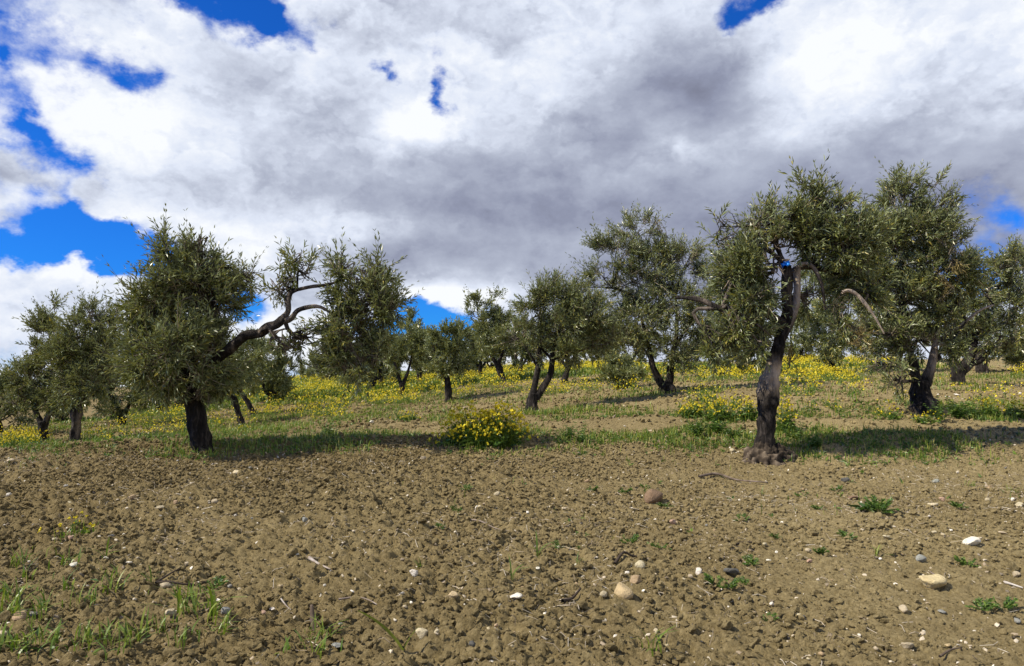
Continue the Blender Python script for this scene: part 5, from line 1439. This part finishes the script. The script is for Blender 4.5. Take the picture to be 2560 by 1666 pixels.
def straw():
    rng = np.random.default_rng(12)
    s = Soup()
    n = 15000
    y = np.sqrt(rng.uniform(2.6 ** 2, 9.2 ** 2, n)); x = rng.uniform(-1, 1, n) * (.74 * y + .3)
    keep = rng.random(n) < .15 + .95 * ss(fbm2(x * .9, y * .9, 3, 3), .42, .66)
    x, y = x[keep], y[keep]; n = len(x)
    a = rng.uniform(0, 6.28, n); L = .014 + .09 * rng.random(n) ** 3.0; w = rng.uniform(.0009, .0024, n)
    dx, dy = np.cos(a) * L * .5, np.sin(a) * L * .5
    e0, e1 = np.stack([x - dx, y - dy], 1), np.stack([x + dx, y + dy], 1)
    mid = np.stack([x, y], 1) + rng.normal(0, 1, (n, 2)) * (L * .10)[:, None]
    lift = rng.uniform(.004, .014, n)
    P = [np.column_stack([e, hz(e[:, 0], e[:, 1]) + lift * f]) for e, f in ((e0, .7), (mid, 1.3), (e1, .7 + rng.random(n)))]
    zt = np.maximum(P[1][:, 2], .5 * (P[0][:, 2] + P[2][:, 2])); P[1][:, 2] = zt
    side = np.stack([-np.sin(a), np.cos(a), 0 * a], 1) * w[:, None]
    up = np.array([0, 0, 1.0]) * w[:, None] * 1.2
    V = np.stack([v for p in P for v in (p - side, p + side, p + up)], 1).reshape(-1, 3)
    k = np.arange(n)[:, None] * 9
    F = []
    for i in (0, 3):
        for p, q in ((0, 2), (2, 1), (1, 0)):
            F += [k + [i + p, i + q, i + q + 3], k + [i + p, i + q + 3, i + p + 3]]
    s.add(V, np.concatenate(F), 0, np.repeat(np.clip(rng.normal(.62, .25, n), 0, 1), 9))
    link('straw_litter', s.mesh('straw_litter', [STRAW]), kind='stuff', label='bleached straw and twig litter on the soil')
straw()

# ------------------------------------------------------------------ twigs, wood, blue scrap
def stick(label, pts, wpx, tone, name='twig', cat='twig', lift=.012, forks=()):
    g = [ground_px(*p[:2]) for p in pts]
    o0 = np.array([g[0][0], g[0][1], float(hz(g[0][0], g[0][1]))])
    def run(pp, w):
        K = []
        for i, p in enumerate(pp):
            q = ground_px(*p[:2]); zz = float(hz(q[0], q[1])) + lift + (p[2] if len(p) > 2 else 0)
            f = 1 - .55 * i / max(1, len(pp) - 1)
            K.append((q[0] - o0[0], q[1] - o0[1], zz - o0[2], w * q[1] / FPX * .5 * f))
        return tube(np.array(K), 7, 14, .25, len(label))
    V, F, _ = run(pts, wpx)
    me = mesh_np(name, V, F, [WOOD], attrs={'tint': np.full(len(V), tone)}, smooth=True)
    ob = link(name, me, loc=tuple(o0), label=label, cat=cat)
    for fk in forks:
        V, F, _ = run(fk, wpx * .8)
        link('fork', mesh_np('fork', V, F, [WOOD], attrs={'tint': np.full(len(V), tone)}, smooth=True), ob)
    return ob
stick('dark forked twig lying on the soil at lower left', [(388, 1486), (420, 1492), (460, 1490), (505, 1480), (548, 1466)], 8, .12, forks=[[(388, 1486), (410, 1478), (440, 1462), (464, 1446)]], lift=.025)
stick('long thin curved twig lying below the root crown', [(1747, 1198), (1790, 1194), (1840, 1201), (1880, 1209), (1918, 1212)], 8, .55, lift=.02)
stick('dark crooked twig lying left above the ochre stone', [(1537, 1432), (1560, 1420), (1585, 1418), (1616, 1408)], 9, .15, lift=.02)
stick('short dark stick lying left of the largest ochre stone', [(1406, 1542), (1430, 1530), (1452, 1520)], 13, .15)
stick('weathered pale splinter of wood lying on the left soil', [(772, 1424), (795, 1433), (826, 1444)], 10, .8, cat='wood splinter', name='wood_splinter', lift=.018)
stick('upright brown wood stub standing near the bottom edge', [(784, 1572), (781, 1566, .05), (778, 1560, .11)], 22, .4, cat='wood stub', name='wood_stub', lift=-.01)
stick('thin pale twig lying slantwise in the middle of the soil', [(1168, 1312), (1200, 1326), (1230, 1336), (1258, 1350)], 5, .7)
stick('thin pale twig lying near the bottom edge left of the pointed stone', [(846, 1530), (890, 1524), (920, 1526), (944, 1534)], 6, .75)
stick('brown twig lying in the bottom right corner', [(2350, 1662), (2378, 1650), (2406, 1640)], 8, .45)
stick('pale split straw stalk at the right edge of the soil', [(2512, 1474), (2530, 1482), (2558, 1490)], 9, .95)
stick('short reddish twig behind the biggest yellow block', [(2325, 1446), (2340, 1452), (2358, 1457)], 5, .55)
stick('pale twig lying flat in the upper left soil', [(700, 1522), (716, 1530), (738, 1536)], 5, .85)
stick('dark stick half buried in the right soil', [(1840, 1384), (1862, 1378), (1880, 1380)], 8, .15)
# dead twigs and dry leaves hanging under the right tree's crown
def blue_scrap():
    rng = np.random.default_rng(2)
    n = 14
    u, v = np.meshgrid(np.linspace(-1, 1, n), np.linspace(-1, 1, n))
    X, Y = u * .052, v * .040
    Z = .028 * (1 - .7 * u ** 2 - .7 * v ** 2) + .030 * (fbm2(u * 2.2 + 9, v * 2.2, 3, 4) - .5) + .012 * np.sin(5 * u + 3 * v) + .010 * np.cos(6 * v - 2 * u)
    X = X + .014 * (fbm2(u * 2 + 3, v * 2 + 7, 2, 6) - .5); Y = Y + .014 * (fbm2(u * 2 + 13, v * 2 + 1, 2, 7) - .5)
    V = np.stack([X, Y, Z], -1).reshape(-1, 3)
    i = np.arange(n - 1)[:, None] * n; j = np.arange(n - 1)[None]
    F = np.stack([(i + j).ravel(), (i + j + 1).ravel(), (i + n + j + 1).ravel(), (i + n + j).ravel()], 1)
    nb = len(V)
    V = np.vstack([V, V - [0, 0, .004]])
    F = np.vstack([F, (F + nb)[:, ::-1]])
    m, N, L, p = nodes_of('blue_plastic')
    L.new(ramp(N, L, nz(N, L, 30, 3, .6, obj_co(N)), [(.3, (.004, .14, .75)), (.7, (.01, .30, .95))]), p.inputs['Base Color'])
    p.inputs['Roughness'].default_value = .35
    me = mesh_np('plastic_scrap', V, F, [m], smooth=True)
    q = at(1963, 658, 8.93)
    o = link('plastic_scrap', me, loc=tuple(q - [0, 0, .012]), label='crumpled bright blue plastic scrap on the sawn top of the right tree', cat='plastic scrap')
    o.rotation_euler = (R(58), R(-14), R(-14))
blue_scrap()

# ------------------------------------------------------------------ say which weed and tuft is which
def tell_apart():
    anchors = [(s_[0], s_[1], s_[4]) for s_ in STONES if s_[2] >= 13 and len(s_[4].split()) <= 9]
    lone = ('touching', 'cut by', 'both')
    taken = set()
    for o in list(COL.objects):
        if o.get('group') not in ('weed seedlings on the bare soil', 'grass tufts of the bottom left corner'): continue
        what = 'small feathery weed' if 'weed' in o.name else 'grass tuft'
        u, v = project(np.array(o.location))
        for ax, ay, lab in sorted(anchors, key=lambda a: math.hypot(a[0] - u, 1.6 * (a[1] - v))):
            dx, dy = ax - u, (ay - v) * 1.6
            side = ('left of' if dx > 0 else 'right of') if abs(dx) > abs(dy) else ('behind' if dy > 0 else 'in front of')
            far = '' if math.hypot(dx, dy) < 110 else 'some way '
            new = what + ' ' + far + side + ' the ' + lab
            if new not in taken and len(new.split()) <= 16:
                taken.add(new); o['label'] = new
                break
tell_apart()
